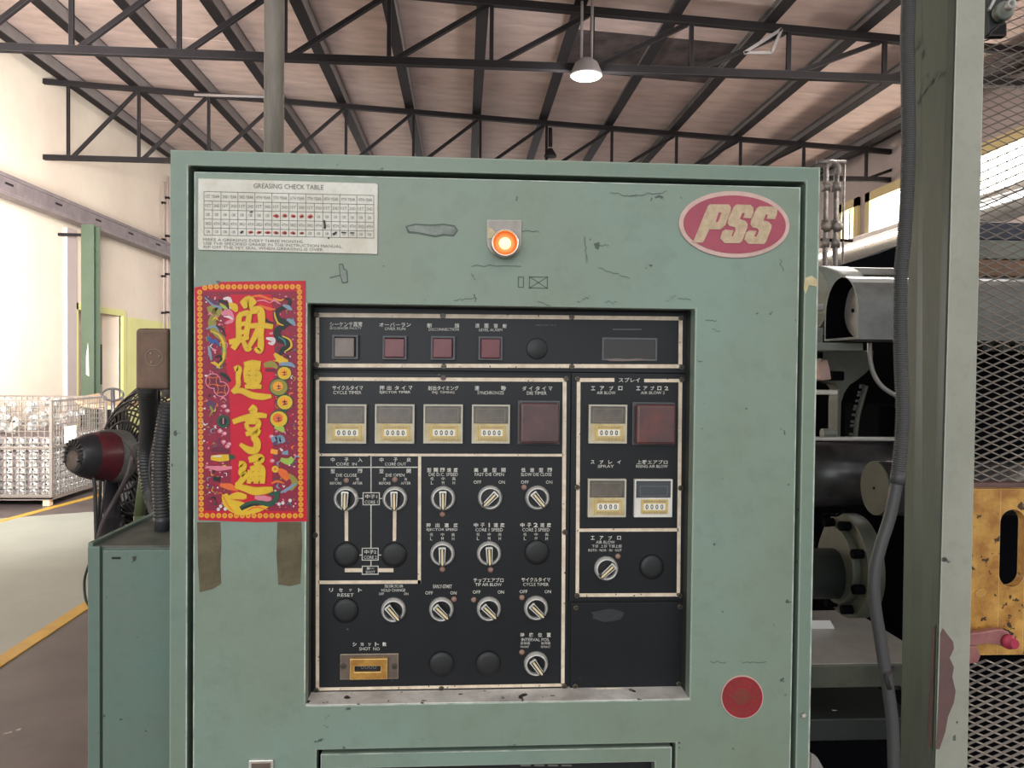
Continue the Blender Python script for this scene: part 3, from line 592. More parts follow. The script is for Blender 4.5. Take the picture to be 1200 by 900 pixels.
# square push lamps
for i, (xa, xb, ya, yb, la, lb, lc_, ld) in enumerate(((389.8, 420.5, 392.5, 421, 392.8, 416, 396, 418.6), (448.8, 477, 393.5, 421.5, 451, 474.5, 397, 419), (505, 533.5, 394, 422, 507.5, 530, 397, 419.5), (560.5, 588.8, 394.5, 422.3, 563.5, 586, 397.5, 420))):
    a, b, c, d = rc(xa, ya, xb, yb, YP); o = MB().ring(a, b, c, d, .0028, YP - .006, YP).obj('square_lamp', 'bezel_dark', cp, bevel=.0008)
    a, b, c, d = rc(la, lc_, lb, ld, YP); l_ = MB().box(a, b, YP - .008, YP, c, d).obj('lens', 'lens_brown' if i == 0 else 'lens_red', o, bevel=.0012)
    if i == 0: o['label'] = 'square lamp with a dull brown lens'
# display window with broken strip
a, b, c, d = rc(705.4, 396, 769.6, 422.4, YP); o = MB().ring(a, b, c, d, .0018, YP - .0015, YP).obj('display_window', 'bezel_dark', cp)
MB().box(a, b, YP - .0006, YP, c, d).obj('screen', mat('dark_display', S(46, 46, 42), .3), o)
k = MB(); ppoly(k, [(709, 421.5), (715, 420.5), (722, 420), (735, 420.8), (748, 420), (766, 422), (752, 422.6), (730, 423.2), (715, 423)], YP - .002); k.obj('curled_film', 'lens_brown', o)
# timers
def timer(xa, xb, ya, yb, body, dark=False):
    a, b, c, d = rc(xa, ya, xb, yb, YP); H = d - c; Wd = b - a
    o = MB().ring(a, b, c, d, .0022, YP - .0075, YP).obj('timer', 'tim_frame' if not dark else body, cp, bevel=.0006)
    split = d - H * .49
    MB().box(a + .002, b - .002, YP - .005, YP, split, d - .002).obj('display_window', 'tim_win2' if dark else 'tim_win', o)
    k = MB(); k.ring(a + Wd * (.12 if not dark else .15), b - Wd * .12, split + H * .04, d - H * .1 if not dark else d - H * .18, .0008, YP - .0055, YP - .004); k.obj('window_rim', 'rimdim' if not dark else 'bezel_dark', o)
    MB().box(a + .0012, b - .0012, YP - .0068, YP, c + .0012, split).obj('lower_body', body, o, bevel=.0004)
    xa_, xb_, c_, d_ = a + Wd * .17, b - Wd * .12, c + H * .09, split - H * .04
    MB().box(xa_, xb_, YP - .008, YP - .006, c_, d_).obj('wheel_block', 'tim_gold' if body != 'tim_white' or dark else 'tim_gold', o, bevel=.0005)
    xm = (xa_ + xb_) / 2; wv = (xb_ - xa_) * .4; zc = (c_ + d_) / 2
    MB().box(xm - wv, xm + wv, YP - .0084, YP - .0078, zc - H * .085, zc + H * .085).obj('wheel_window', 'wheel', o)
    k = MB(); kt = MB()
    for i in range(4):
        x = xm + wv * (-.7 + .46 * i); vs, fs, _ = glyphs('0', .02)
        k.add([(x + (u_ - .5) * wv * .26, YP - .0086, zc + (v_ - .5) * H * .13) for u_, v_ in vs], fs)
    for i in range(9):
        x = xm + wv * (-.95 + 1.9 * i / 8)
        for z in (zc + H * .145, zc - H * .145): kt.box(x - .0007, x + .0007, YP - .0092, YP - .0078, z - H * .02, z + H * .02)
    k.obj('digits', 'ink_dark', o, kind='stuff'); kt.obj('step_keys', 'dull_steel', o, kind='stuff')
    return o
for q in ((382.7, 430, 473.5, 519.3), (440, 486, 473.5, 519.3), (496.5, 542.3, 473.7, 519.2), (552.8, 597.2, 474, 519.2), (689, 733.6, 474, 519.2), (688, 732.5, 560.5, 605)): timer(*q, 'tim_body')
o = timer(742, 786.3, 560.8, 605, 'tim_white', True); o['label'] = 'timer with a white lower body and dark grey display'
for (xa, xb, ya, yb, m_, lb) in ((607.5, 654.5, 470.5, 519.5, 'cover_red', 'smoked maroon cover over a timer'), (741.5, 789, 472.4, 520.5, 'cover_red2', 'smoked red-brown cover over a timer')):
    a, b, c, d = rc(xa, ya, xb, yb, YP); o = MB().box(a + .001, b - .001, YP - .018, YP, c + .001, d - .001).obj('timer_cover', m_, cp, bevel=.0035, seg=3); o['label'] = lb
    MB().ring(a - .001, b + .001, c - .001, d + .001, .003, YP - .003, YP).obj('cover_rim', 'bezel_dark', o, bevel=.0006)
# shot counter
a, b, c, d = rc(398.8, 765.6, 467, 795.4, YP); o = MB().box(a, b, YP - .002, YP, c, d).obj('shot_counter', 'dull_steel', cp, bevel=.0006)
a, b, c, d = rc(410.8, 769.6, 454.6, 794, YP); e1, e2, e3, e4 = rc(416.3, 778.4, 446.7, 785, YP)
MB().ring(a, b, c, d, (e1 - a, b - e2, e3 - c, d - e4), YP - .007, YP - .001).obj('counter_frame', 'brass', o, bevel=.0008)
MB().box(e1, e2, YP - .003, YP - .0015, e3, e4).obj('counter_slot', 'black', o)
k = MB(); text(k, '0000', 432, 781.8, 18, 4.2, YP - .0036); k.obj('digits', 'ink_grey', o)
for px in (402.4, 462.2): put('screw', sc_me, o, P(px, 781, YP - .002))
# printing
def prints(par, items, m_='ink_white', Y=YL): 
    k = MB()
    for it in items: text(k, it[0], it[1], it[2], it[3], it[4], Y, bold=it[5] if len(it) > 5 else .012)
    return k.obj('printed_lettering', m_, par, kind='stuff')
def spaced(s): return s
prints(pt_, [('シーケンサ異常', 405.5, 380, 38, 6), ('SEQUENCER FAULTY', 405, 384.8, 37, 3.2, 0), ('オーバーラン', 463, 380.5, 37, 5), ('OVER RUN', 463, 385.3, 24, 3.4, 0),
             ('断', 503.5, 381.5, 5.5, 5.5), ('線', 535.5, 381.5, 5.5, 5.5), ('DISCONNECTION', 520, 386, 35, 3.2, 0), ('液', 559.5, 381.5, 5.2, 5.2), ('面', 570, 381.8, 5.2, 5.2), ('警', 581, 382, 5.2, 5.2), ('報', 591.5, 382.2, 5.2, 5.2), ('LEVEL ALARM', 575, 386.6, 27, 3.2, 0)])
it = [('サイクルタイマ', 407.5, 454.5, 36, 5.2), ('CYCLE TIMER', 407, 460, 33, 3.8, 0), ('押', 447.5, 454.5, 5.5, 5.5), ('出', 456, 454.5, 5, 5), ('タ', 465, 454.6, 5, 5), ('イ', 473, 454.6, 4.5, 5), ('マ', 481, 454.6, 4.5, 4.5), ('EJECTOR TIMER', 463, 460, 36, 3.8, 0),
      ('射出タイミング', 519.5, 454.8, 36, 5.2), ('INJ. TIMING', 519.5, 460.2, 26, 3.8, 0), ('連', 559, 454.8, 5.5, 5.5), ('動', 590, 455, 5.5, 5.5), ('SYNCHRONIZE', 575, 460.3, 31, 3.8, 0),
      ('ダ', 614.5, 455.2, 5, 5), ('イ', 622, 455.2, 4.5, 5), ('タ', 630, 455.2, 5, 5), ('イ', 637.5, 455.2, 4.5, 5), ('マ', 645, 455.4, 4.5, 4.5), ('DIE TIMER', 629, 460.6, 23, 3.8, 0),
      ('中', 390, 538.8, 4.6, 5), ('子', 406, 538.8, 4.6, 5), ('入', 422, 538.8, 5, 5), ('CORE  IN', 406, 543.8, 24, 3.4, 0), ('中', 447, 538.8, 4.6, 5), ('子', 463.5, 538.8, 4.6, 5), ('戻', 479, 538.8, 5, 5), ('CORE OUT', 463.5, 543.8, 25, 3.4, 0),
      ('型', 390, 552, 5, 5), ('閉', 422, 552, 5, 5), ('DIE CLOSE', 406, 556.8, 24, 3.6, 0), ('型', 447, 552, 5, 5), ('開', 479, 552, 5, 5), ('DIE OPEN', 463, 556.8, 22, 3.6, 0),
      ('前', 394, 561.5, 3.4, 3.6, 0), ('後', 419, 561.5, 3.4, 3.6, 0), ('BEFORE', 393.5, 566.3, 13.5, 3.2, 0), ('AFTER', 419, 566.3, 11.5, 3.2, 0), ('前', 450.5, 561.5, 3.4, 3.6, 0), ('後', 475.5, 561.5, 3.4, 3.6, 0), ('BEFORE', 451, 566.3, 13.5, 3.2, 0), ('AFTER', 475.5, 566.3, 11.5, 3.2, 0)]
def jp(s, cx, cy, tot, h):
    n = len(s); return [(ch, cx + (i - (n - 1) / 2) * tot / max(n - 1, 1), cy, h * (.25 if ch == '1' else .7 if ch in 'ョッ' else 1), h * (.7 if ch in 'ョッ' else 1), .02 if ch != '1' else 0) for i, ch in enumerate(s)]
it += jp('型開閉速度', 518.5, 550.8, 31, 5) + jp('高速型開', 574, 550.8, 32, 5) + jp('低速型閉', 628.8, 550.8, 31, 5) + jp('押出速度', 518, 615.5, 32, 5) + jp('中子1速度', 573.3, 615.3, 31, 5) + jp('中子2速度', 627.8, 615.3, 31, 5)
it += [('DIE D.C. SPEED', 519.5, 556, 34, 3.8, 0), ('FAST DIE OPEN', 573.5, 556, 34, 3.8, 0), ('SLOW DIE CLOSE', 628.5, 556, 36, 3.8, 0), ('EJECTOR SPEED', 518, 621, 36, 3.8, 0), ('CORE 1 SPEED', 573.2, 620.8, 32, 3.8, 0), ('CORE 2 SPEED', 628, 620.8, 32, 3.8, 0)]
for cx_, cy_ in ((519.3, 561), (518.5, 626.5), (573.2, 626.3), (628.2, 626.3)):
    for s1, s2, dx in (('低', 'L', -13), ('中', 'M', 0), ('高', 'H', 12.5)): it += [(s1, cx_ + dx, cy_, 3.8, 3.8, 0), (s2, cx_ + dx, cy_ + 4.8, 2.6, 3.6, 0)]
for cx_, cy_ in ((574, 565), (629.5, 565), (517.3, 694.8), (573, 693.8), (628, 693.3)): it += [('OFF', cx_ - 14.5, cy_, 9, 3.8, 0), ('ON', cx_ + 14, cy_, 7.4, 3.8, 0)]
it += jp('リセット', 405, 691.5, 34, 4.5) + [('RESET', 405, 697.3, 19, 3.8, 0), ('型換交換', 461.5, 686.8, 22, 3.6, 0), ('HOLD CHANGE', 461, 691.6, 28, 3.4, 0), ('OFF', 447, 696, 6, 3, 0), ('ON', 476, 696, 5, 3, 0), ('EARLY-START', 518.6, 687.2, 22, 4.2, .01),
       ('チップエアブロ', 572.5, 679.8, 35, 5.4), ('TIP AIR BLOW', 572.5, 685, 31, 3.6, 0), ('サイクルタイマ', 628, 679.3, 34, 5), ('CYCLE TIMER', 628, 684.8, 30, 3.6, 0)]
it += jp('ショット数', 433, 755, 35, 4.8) + [('SHOT  NO', 433, 760.3, 24, 3.8, 0)] + jp('待機位置', 627.6, 744, 31, 4.8) + [('INTERVAL POS.', 627.5, 749.6, 33, 3.6, 0), ('前待機', 615.5, 753.8, 11, 3.2, 0), ('後待機', 639.5, 753.8, 11, 3.2, 0), ('FRONT', 615, 758, 10, 2.4, 0), ('RETRACT', 639.5, 758, 11, 2.4, 0)]
prints(pl_, it)
it = [('スプレイ', 737.5, 445.3, 25, 5.2)] + jp('エアブロ', 711, 455, 32, 4.8) + [('AIR BLOW', 710.5, 460.3, 22, 3.6, 0)] + jp('エアブロ2', 764.5, 455, 33, 4.6) + [('AIR BLOW 2', 765, 460.3, 28, 3.4, 0)]
it += jp('スプレイ', 710, 541.5, 31, 4.4) + [('SPRAY', 710, 546.5, 19, 3.4, 0), ('上昇エアブロ', 764.3, 541.5, 36, 5), ('RISING AIR BLOW', 764, 546.5, 37, 3.4, 0)] + jp('エアブロ', 710, 630.3, 31, 4.4) + [('AIR BLOW', 709.5, 635.4, 22, 3.6, 0), ('下部  上部 下部上部', 711, 640, 35, 3.6, 0), ('BOTH · NOR · IN · OUT', 709, 644.8, 39, 3, 0)]
prints(pr_, it)
prints(pt_, [('電圧計', 640, 381, 26, 1.2, 0), ('──────', 735, 386, 34, .8, 0)], 'ink_faint')
# little framed words of the core diagram
k = MB(); kb_ = MB()
for xa, xb, ya, yb in ((425, 445, 577, 592), (424, 443.6, 642, 656.8), (424, 443.6, 663, 673.4)):
    a, b, c, d = rc(xa, ya, xb, yb, YL - .0003); k.ring(a, b, c, d, .001, YL - .0004, YL + .0003); kb_.box(a, b, YL - .0003, YL + .0003, c, d)
kb_.obj('diagram_ground', 'faceplate', pl_, kind='stuff'); k.obj('diagram_box', 'ink_white', pl_, kind='stuff')
prints(pl_, [('中子1', 435, 581.8, 14, 4.8), ('CORE 1', 435, 588.3, 15, 3.6, 0), ('中子2', 434, 646.8, 14, 4.8), ('CORE 2', 434, 653, 15, 3.6, 0), ('単一', 434, 666.2, 9, 3.6), ('SHOT', 434, 670.3, 11, 3, 0)], Y=YL - .0006)
# ================================================================ LABEL PLATE
YT = -.0022
gp = thing('greasing_check_plate', P(337, 297, 0), 'white greasing check table plate with rows of small boxes and red marks', 'label plate')
v = [P(x, y, -.0008) for x, y in ((232.5, 209), (441, 215), (443, 217), (442.5, 298), (233.5, 293), (232, 290))]
MB().prism([(p.x, p.z) for p in v], -.0018, .0001).obj('plate', 'paper_plate', gp)
def gxy(u_, v_):        # u 0..1 over columns, v 0..1 over rows
    xa, xb = 239 + (0) * v_, 438; ya = 224.4 + 51 * v_; yb = 229 + 50 * v_
    return xa + (xb - xa) * u_, ya + (yb - ya) * u_
rows = [0, .216, .42, .63, .835, 1.0]
k = MB()
def ln(a, b, wd=.35):
    (x0, y0), (x1, y1) = a, b; d = math.hypot(x1 - x0, y1 - y0); nx, ny_ = -(y1 - y0) / d * wd, (x1 - x0) / d * wd
    k.add([P(x0 + nx, y0 + ny_, YT + .0002), P(x1 + nx, y1 + ny_, YT + .0002), P(x1 - nx, y1 - ny_, YT + .0002), P(x0 - nx, y0 - ny_, YT + .0002)], [(0, 1, 2, 3)])
for r_ in rows: ln(gxy(0, r_), gxy(1, r_))
for i in range(21): ln(gxy(i / 20, 0 if i % 2 == 0 else rows[1]), gxy(i / 20, 1))
k.obj('table_grid', 'ink_grey', gp)
k = MB(); slp = .024
text(k, 'GREASING CHECK TABLE', 338, 218.6, 82, 5.6, YT, slp, .004)
ORD = ['1ST', '2ND', '3RD', '4TH', '5TH', '6TH', '7TH', '8TH', '9TH', '10TH']
for i in range(10):
    x, y = gxy((i + .5) / 10, rows[1] / 2); text(k, ORD[i] + ' YEAR', x, y, 16.5, 3.6, YT, slp)
reds = {(2, i) for i in (8, 9, 10, 11, 12)} | {(4, i) for i in (5, 6, 7, 8, 9, 10, 11)}
for r_ in range(1, 5):
    for i in range(20):
        x, y = gxy((i + .5) / 20, (rows[r_] + rows[r_ + 1]) / 2)
        s_ = {1: ('1ST', '2ND'), 2: ('OK', 'OK'), 3: ('3RD', '4TH'), 4: ('OK', 'OK')}[r_][i % 2]
        if (r_, i) in reds: continue
        text(k, s_, x, y, 7 if len(s_) > 2 else 4.6, 3.5, YT, slp)
text(k, 'MAKE A GREASING EVERY THREE MONTHS.', 238 + 59, 281.9, 118, 3.3, YT, slp)
text(k, 'USE THE SPECIFIED GREASE IN THE INSTRUCTION MANUAL.', 238 + 82, 286.9, 163, 3.3, YT, slp)
text(k, 'RIP OFF THE YET SEAL WHEN GREASING IS OVER.', 238 + 71, 291, 141, 3.2, YT, slp)
k.obj('printed_lettering', 'ink_grey', gp, kind='stuff')
k = MB(); kd = MB(); random.seed(5)
for r_, i in sorted(reds):
    x, y = gxy((i + .5) / 20, (rows[r_] + rows[r_ + 1]) / 2); n = 9
    ppoly(k, [(x + 3.6 * math.cos(t * 2 * math.pi / n) * random.uniform(.7, 1.1), y + (2.6 if r_ == 2 else 2.1) * math.sin(t * 2 * math.pi / n) * random.uniform(.6, 1.1)) for t in range(n)], YT)
    ppoly(kd, [(x - 1.6, y - .4), (x + 1.4, y - 1), (x + 1.8, y + .6), (x - .6, y + 1)], YT - .0005)
k.obj('red_seal', 'red_seal', gp, kind='stuff')
for pts in ([(379, 258), (381, 258), (382, 268), (379.5, 268)], [(281, 272), (285, 270), (285, 272), (282, 274)], [(389, 274), (394, 271), (395, 272), (391, 276)], [(400, 271.5), (406, 272), (406, 273), (400, 273)], [(410, 272), (416, 272.3), (414, 273.5), (410, 273.3)], [(292, 248), (296, 247.5), (296, 249), (293, 249)], [(384, 278), (386, 278), (386, 279.6), (384, 279.6)]): ppoly(kd, pts, YT - .0005)
kd.obj('pen_mark', 'ink_dark', gp, kind='stuff')
# ================================================================ PSS BADGE
bp_ = thing('maker_badge', P(861, 302, 0), 'oval raspberry badge with tan PSS lettering on cabinet door', 'badge')
def ell(cx, cy, rx, ry, n=48, tilt=0.0):
    return [(cx + rx * math.cos(t) * math.cos(tilt) - ry * math.sin(t) * math.sin(tilt), cy + rx * math.cos(t) * math.sin(tilt) + ry * math.sin(t) * math.cos(tilt)) for t in (2 * math.pi * i / n for i in range(n))]
k = MB(); ppoly(k, ell(860.5, 263, 65, 39.2, 56, .035), -.002, .002); k.obj('rim', 'badge_ring', bp_, bevel=.0005)
k = MB(); ppoly(k, ell(861, 263, 60, 34, 56, .035), -.0026, .0008); k.obj('field', 'badge_red', bp_)
def bc(pts): return [(780 + x / 7.5, 210 + y / 7.5) for x, y in pts]
k = MB()
Pl = [(240, 555), (330, 557), (385, 440), (480, 440), (525, 405), (572, 280), (575, 245), (555, 222), (392, 220), (372, 235)]
S1 = [(600, 240), (625, 222), (745, 225), (772, 250), (773, 290), (752, 343), (682, 340), (697, 300), (675, 295), (652, 350), (700, 365), (722, 395), (720, 425), (672, 545), (650, 562), (520, 562), (480, 520), (500, 458), (525, 443), (598, 450), (578, 498), (592, 503), (615, 448), (610, 422), (560, 410), (545, 385), (552, 345)]
S2 = [(800, 255), (830, 238), (955, 240), (982, 268), (980, 300), (962, 352), (888, 348), (900, 312), (880, 310), (860, 362), (905, 375), (932, 402), (930, 432), (880, 555), (862, 570), (728, 568), (690, 530), (710, 466), (738, 450), (800, 456), (780, 502), (798, 507), (820, 455), (808, 432), (765, 425), (746, 398), (752, 360)]
for q in (Pl, S1, S2): ppoly(k, bc(q), -.0034, .0008)
k.obj('badge_lettering', 'badge_let', bp_)
k = MB(); ppoly(k, bc([(440, 378), (462, 375), (492, 292), (470, 290), (462, 305)]), -.0036, .0003); k.obj('letter_counter', 'badge_red', bp_)
# red round disc badge
rd = thing('round_badge', P(870, 843, 0), 'small round red disc badge low on the cabinet door', 'badge')
k = MB(); ppoly(k, ell(869.8, 817, 24.8, 25.4, 40), -.0016, .0016); k.obj('rim', 'badge_ring', rd)
k = MB(); ppoly(k, ell(870, 817.3, 23.6, 24.2, 40), -.0022, .0008); k.obj('disc', 'red_disc', rd)
k = MB()
for i in range(-4, 5):
    wv = math.sqrt(max(0, 10 ** 2 - (i * 2.2) ** 2)) + (6 if abs(i) < 1 else 0); prect(k, 869 - wv, 816 + i * 2.2, 869 + wv, 817 + i * 2.2, -.0026)
for r_ in (14.5, 19): 
    a = P(870, 817, -.0026); n = 36
    for t in range(n):
        if t % 3 == 2: continue
        th = 2 * math.pi * t / n; th2 = th + 2 * math.pi / n * .7; q = [(870 + rr * math.cos(tt), 817 + rr * math.sin(tt)) for rr, tt in ((r_, th), (r_, th2), (r_ + 1, th2), (r_ + 1, th))]; ppoly(k, q, -.0026)
k.obj('worn_emblem', 'olive', rd, kind='stuff')
# indicator lamp
il = thing('indicator_lamp', P(591, 303, 0), 'lit round orange indicator lamp on a steel tab at the top of cabinet door', 'lamp')
k = MB(); pts = [(570.5, 257.5), (611, 257.8), (611, 282)] + [(591 + 20 * math.cos(t), 284 + 18 * math.sin(t)) for t in [i * math.pi / 10 for i in range(0, 11)]] + [(570.5, 282)]
ppoly(k, pts, -.003, .003); k.obj('mount_plate', 'lamp_plate', il, bevel=.0006)
k = MB(); ppoly(k, [(572, 266), (577, 268), (581, 273), (576, 279), (572, 280)], -.0038, .001); k.obj('paint_chip', 'tim_body', il)
c_ = P(591.2, 287, 0); uu = pxs(0)
MB().lathe([(16.5 * uu, 0), (16.5 * uu, .012), (16 * uu, .018), (14.6 * uu, .019), (13.6 * uu, .017), (13.4 * uu, .012)], c_, (0, -1, 0), 32, cap1=False).obj('bezel_ring', 'lamp_ring', il)
MB().lathe([(13.6 * uu, .011), (10 * uu, .012), (7.6 * uu, .0115)], c_, (0, -1, 0), 28).obj('lens', 'amber', il)
MB().lathe([(7 * uu, .0114), (6 * uu, .0145), (.0001, .016)], c_, (0, -1, 0), 24).obj('bulb_glow', 'amber_hot', il)
# ================================================================ POSTER
po_ = thing('fortune_poster', P(295, 610, 0), 'red and gold new-year fortune poster with four large gold characters', 'poster')
def pt(x, y): return (215 + x / 5.625, 320 + y / 5.625)              # upper crop
def pb(x, y): return (215 + x / 5.625, 460 + y / 5.625)              # lower crop
sheet = [pt(72, 95), pt(150, 82), pt(225, 75), pt(245, 58), pt(450, 54), (357.8, 329), (358.5, 420), (359, 520), (360.3, 611), (300, 612), (232.5, 609.5), (231.5, 520), (229, 420)]
YS = -.0012
class K(dict):
    def __missing__(s, k): s[k] = MB(); return s[k]
KK = K(); LV = [0]
def ink(name, lay, pts): LV[0] += 1; ppoly(KK[(name, lay)], pts, YS - .00012 * lay - .0000004 * LV[0], .00006)
k = MB(); ppoly(k, sheet, YS, .001); k.obj('sheet', INK['red'], po_)
ink('side', 1, [pt(120, 120), (348.5, 341), (349.5, 599), (236, 598)])
ink('centre', 2, [(270, 345), (318, 345), (322, 400), (321, 480), (318, 590), (271, 590), (270, 480), (262, 400)])
# coins of the border
def coin(x, y, r=3.1):
    ink('amber', 3, ell(x, y, r, r, 10)); ink('darkgold', 4, [(x - r * .5, y), (x, y - r * .5), (x + r * .5, y), (x, y + r * .5)])
tl, tr_, bl, br = (233.8, 337.5), (350, 336), (236, 603.5), (352.5, 604)
def along(a, b, n): return [(a[0] + (b[0] - a[0]) * i / n, a[1] + (b[1] - a[1]) * i / n) for i in range(n + 1)]
tops = [(240 + i * 6.85, 336.5 + (.7 if i < 1 else -.4)) for i in range(17)]
for x, y in tops + along((234, 342.5), bl, 40) + along((351, 342), br, 41) + along((242.5, 604.2), (346, 604.4), 15): coin(x, y)
def rib(name, lay, pts, w, fn=None):
    P_ = smooth_path([(x, y, 0) for x, y in pts], 5); n = len(P_); L_, R_ = [], []
    for i, p in enumerate(P_):
        d = P_[min(i + 1, n - 1)] - P_[max(i - 1, 0)]; d.normalize(); t = i / (n - 1)
        if isinstance(w, (list, tuple)): s_ = t * (len(w) - 1); j = min(int(s_), len(w) - 2); ww = w[j] + (w[j + 1] - w[j]) * (s_ - j)
        else: ww = w
        L_.append((p.x - d.y * ww / 2, p.y + d.x * ww / 2)); R_.append((p.x + d.y * ww / 2, p.y - d.x * ww / 2))
    LV[0] += 1; yy = YS - .00012 * lay - .0000004 * LV[0]
    v = [P(x, y, yy) for x, y in L_ + R_]; KK[(name, lay)].add(v, [(i, i + 1, n + i + 1, n + i) for i in range(n - 1)])
random.seed(11)
# petals and flecks in both side columns
for i in range(520):
    sd = random.random() < .5
    x = random.uniform(239, 266) if sd else random.uniform(322, 347); y = random.uniform(345, 596); r = random.uniform(.45, 1.4)
    ink(random.choice(['pink', 'plum', 'purple', 'plum', 'white', 'purple', 'pink', 'plum', 'olive', 'red']), 2, ell(x, y, r * random.uniform(.6, 1.5), r, 6))
Q = lambda f, pts: [f(*p) for p in pts]
# upper left phoenix / dragon
rib('purple', 5, Q(pt, [(135, 150), (190, 190), (240, 205)]), [2, 5, 3]); rib('steel', 5, Q(pt, [(140, 160), (200, 215), (260, 225)]), [1, 2.5, 1.5])
rib('white', 5, Q(pt, [(262, 170), (300, 170), (312, 215), (290, 245)]), [2, 5, 4, 1]); rib('black', 6, Q(pt, [(225, 180), (280, 195), (300, 240)]), [2, 3.5, 1.5]); rib('lime', 6, Q(pt, [(240, 200), (270, 225), (290, 235)]), [1, 4, 1])
rib('gold', 5, Q(pt, [(300, 200), (335, 225), (350, 255)]), [3, 9, 3]); rib('olive', 4, Q(pt, [(160, 250), (225, 240), (200, 290), (190, 340), (220, 400), (260, 440), (270, 540), (240, 610)]), [9, 13, 9, 10, 7, 6, 5, 3])
rib('gold', 5, Q(pt, [(175, 380), (235, 410), (265, 470), (262, 560), (225, 620)]), [1, 2, 3, 3, 2]); rib('pink', 5, Q(pt, [(250, 270), (300, 260), (320, 310), (280, 330)]), [4, 7, 5, 3]); rib('white', 6, Q(pt, [(265, 285), (300, 290), (325, 305)]), [1, 3, 1])
rib('black', 5, Q(pt, [(215, 345), (255, 370), (280, 420)]), [2, 2.5, 1]); rib('steel', 5, Q(pt, [(150, 370), (200, 350), (235, 385)]), [1.5, 3, 1])
rib('blue', 5, Q(pt, [(160, 420), (185, 450), (215, 450), (235, 480)]), [3, 6, 4, 2]); rib('steel', 6, Q(pt, [(165, 480), (175, 530), (185, 575)]), [2, 4, 2]); rib('pink', 6, Q(pt, [(190, 500), (215, 515)]), [2, 4])
rib('black', 6, Q(pt, [(205, 560), (235, 545), (250, 570), (225, 590)]), [1, 3, 3, 1]); rib('gold', 6, Q(pt, [(180, 590), (215, 600), (240, 630)]), [1, 4, 1]); rib('lime', 6, Q(pt, [(258, 470), (268, 520)]), [1, 2])
# coins below it
for cx_, cy_ in ((195, 712), (250, 765)):
    x, y = pt(cx_, cy_); ink('pink', 5, ell(x, y, 9.2, 9.2, 24)); ink('plum', 6, ell(x, y, 8, 8, 24))
    for a_ in range(4): th = a_ * math.pi / 2 + .8; rib('orange', 7, [(x + 7.6 * math.cos(th), y + 7.6 * math.sin(th)), (x + 3.6 * math.cos(th + .785), y + 3.6 * math.sin(th + .785)), (x + 7.6 * math.cos(th + 1.57), y + 7.6 * math.sin(th + 1.57))], .9)
rib('black', 5, Q(pt, [(240, 660), (280, 680), (310, 715)]), [3, 5, 2])
# upper right flame and dragon
rib('orange', 5, Q(pt, [(440, 160), (500, 150), (560, 170), (620, 185)]), [1.5, 3, 2.5, 2]); rib('pink', 6, Q(pt, [(480, 185), (530, 180), (570, 195), (600, 180), (640, 205)]), [1, 2, 1, 3, 1]); rib('orange', 5, Q(pt, [(500, 210), (560, 235), (610, 240)]), [1, 4, 1])
rib('amber', 5, Q(pt, [(590, 165), (640, 180), (660, 170)]), [1, 2, 1])
rib('black', 5, Q(pt, [(670, 165), (700, 180), (690, 215), (640, 235), (610, 265), (625, 310), (690, 330), (720, 300)]), [2, 4, 4, 5, 6, 8, 7, 3]); rib('steel', 6, Q(pt, [(655, 210), (690, 225), (715, 245)]), [2, 5, 2]); rib('steel', 6, Q(pt, [(680, 305), (715, 320), (735, 345)]), [2, 6, 2])
rib('gold', 6, Q(pt, [(600, 255), (605, 290), (625, 330), (660, 345)]), [1, 2, 2, 1]); rib('black', 5, Q(pt, [(690, 330), (650, 355), (615, 385), (630, 430), (680, 450), (690, 490), (650, 510), (630, 555)]), [5, 7, 8, 9, 10, 9, 6, 3])
rib('gold', 6, Q(pt, [(650, 415), (700, 440), (710, 485), (665, 520)]), [1, 2, 2.5, 1]); rib('teal', 6, Q(pt, [(625, 420), (665, 445), (672, 480)]), [1, 2.5, 1]); rib('white', 5, Q(pt, [(545, 430), (590, 440), (585, 465), (560, 460)]), [2, 6, 4, 2]); rib('pink', 6, Q(pt, [(565, 400), (590, 395)]), [2, 3])
rib('gold', 5, Q(pt, [(600, 530), (640, 570), (690, 580)]), [3, 9, 2]); rib('black', 5, Q(pt, [(520, 280), (560, 320), (600, 330)]), [2, 3, 1])
rib('olive', 5, Q(pt, [(530, 610), (580, 600), (620, 625)]), [5, 8, 3]); rib('steel', 5, Q(pt, [(630, 600), (700, 600), (735, 620)]), [3, 5, 2]); rib('plum', 5, Q(pt, [(540, 640), (600, 640)]), [3, 4])
for f, cx_, cy_, r in ((pt, 665, 660, 8), (pt, 628, 752, 10.2), (pt, 668, 852, 9), (pb, 665, 68, 8), (pb, 628, 175, 10)):
    x, y = f(cx_, cy_); ink('green', 5, ell(x, y, r + 1, r + 1, 18)); ink('gold' if r < 10.1 else 'olive', 6, ell(x, y, r, r * .92, 18)); ink('orange' if f is pb and cy_ > 100 else 'amber', 7, ell(x - 1, y - 1, r * .6, r * .55, 14))
    rib('plum', 8, [(x - 2.5, y - 1), (x + 2.5, y - 1)], 1); rib('plum', 8, [(x, y - 3), (x, y + 2.6)], .9); rib('plum', 8, [(x - 2, y + 2.4), (x + 3, y + 1.4)], .9)
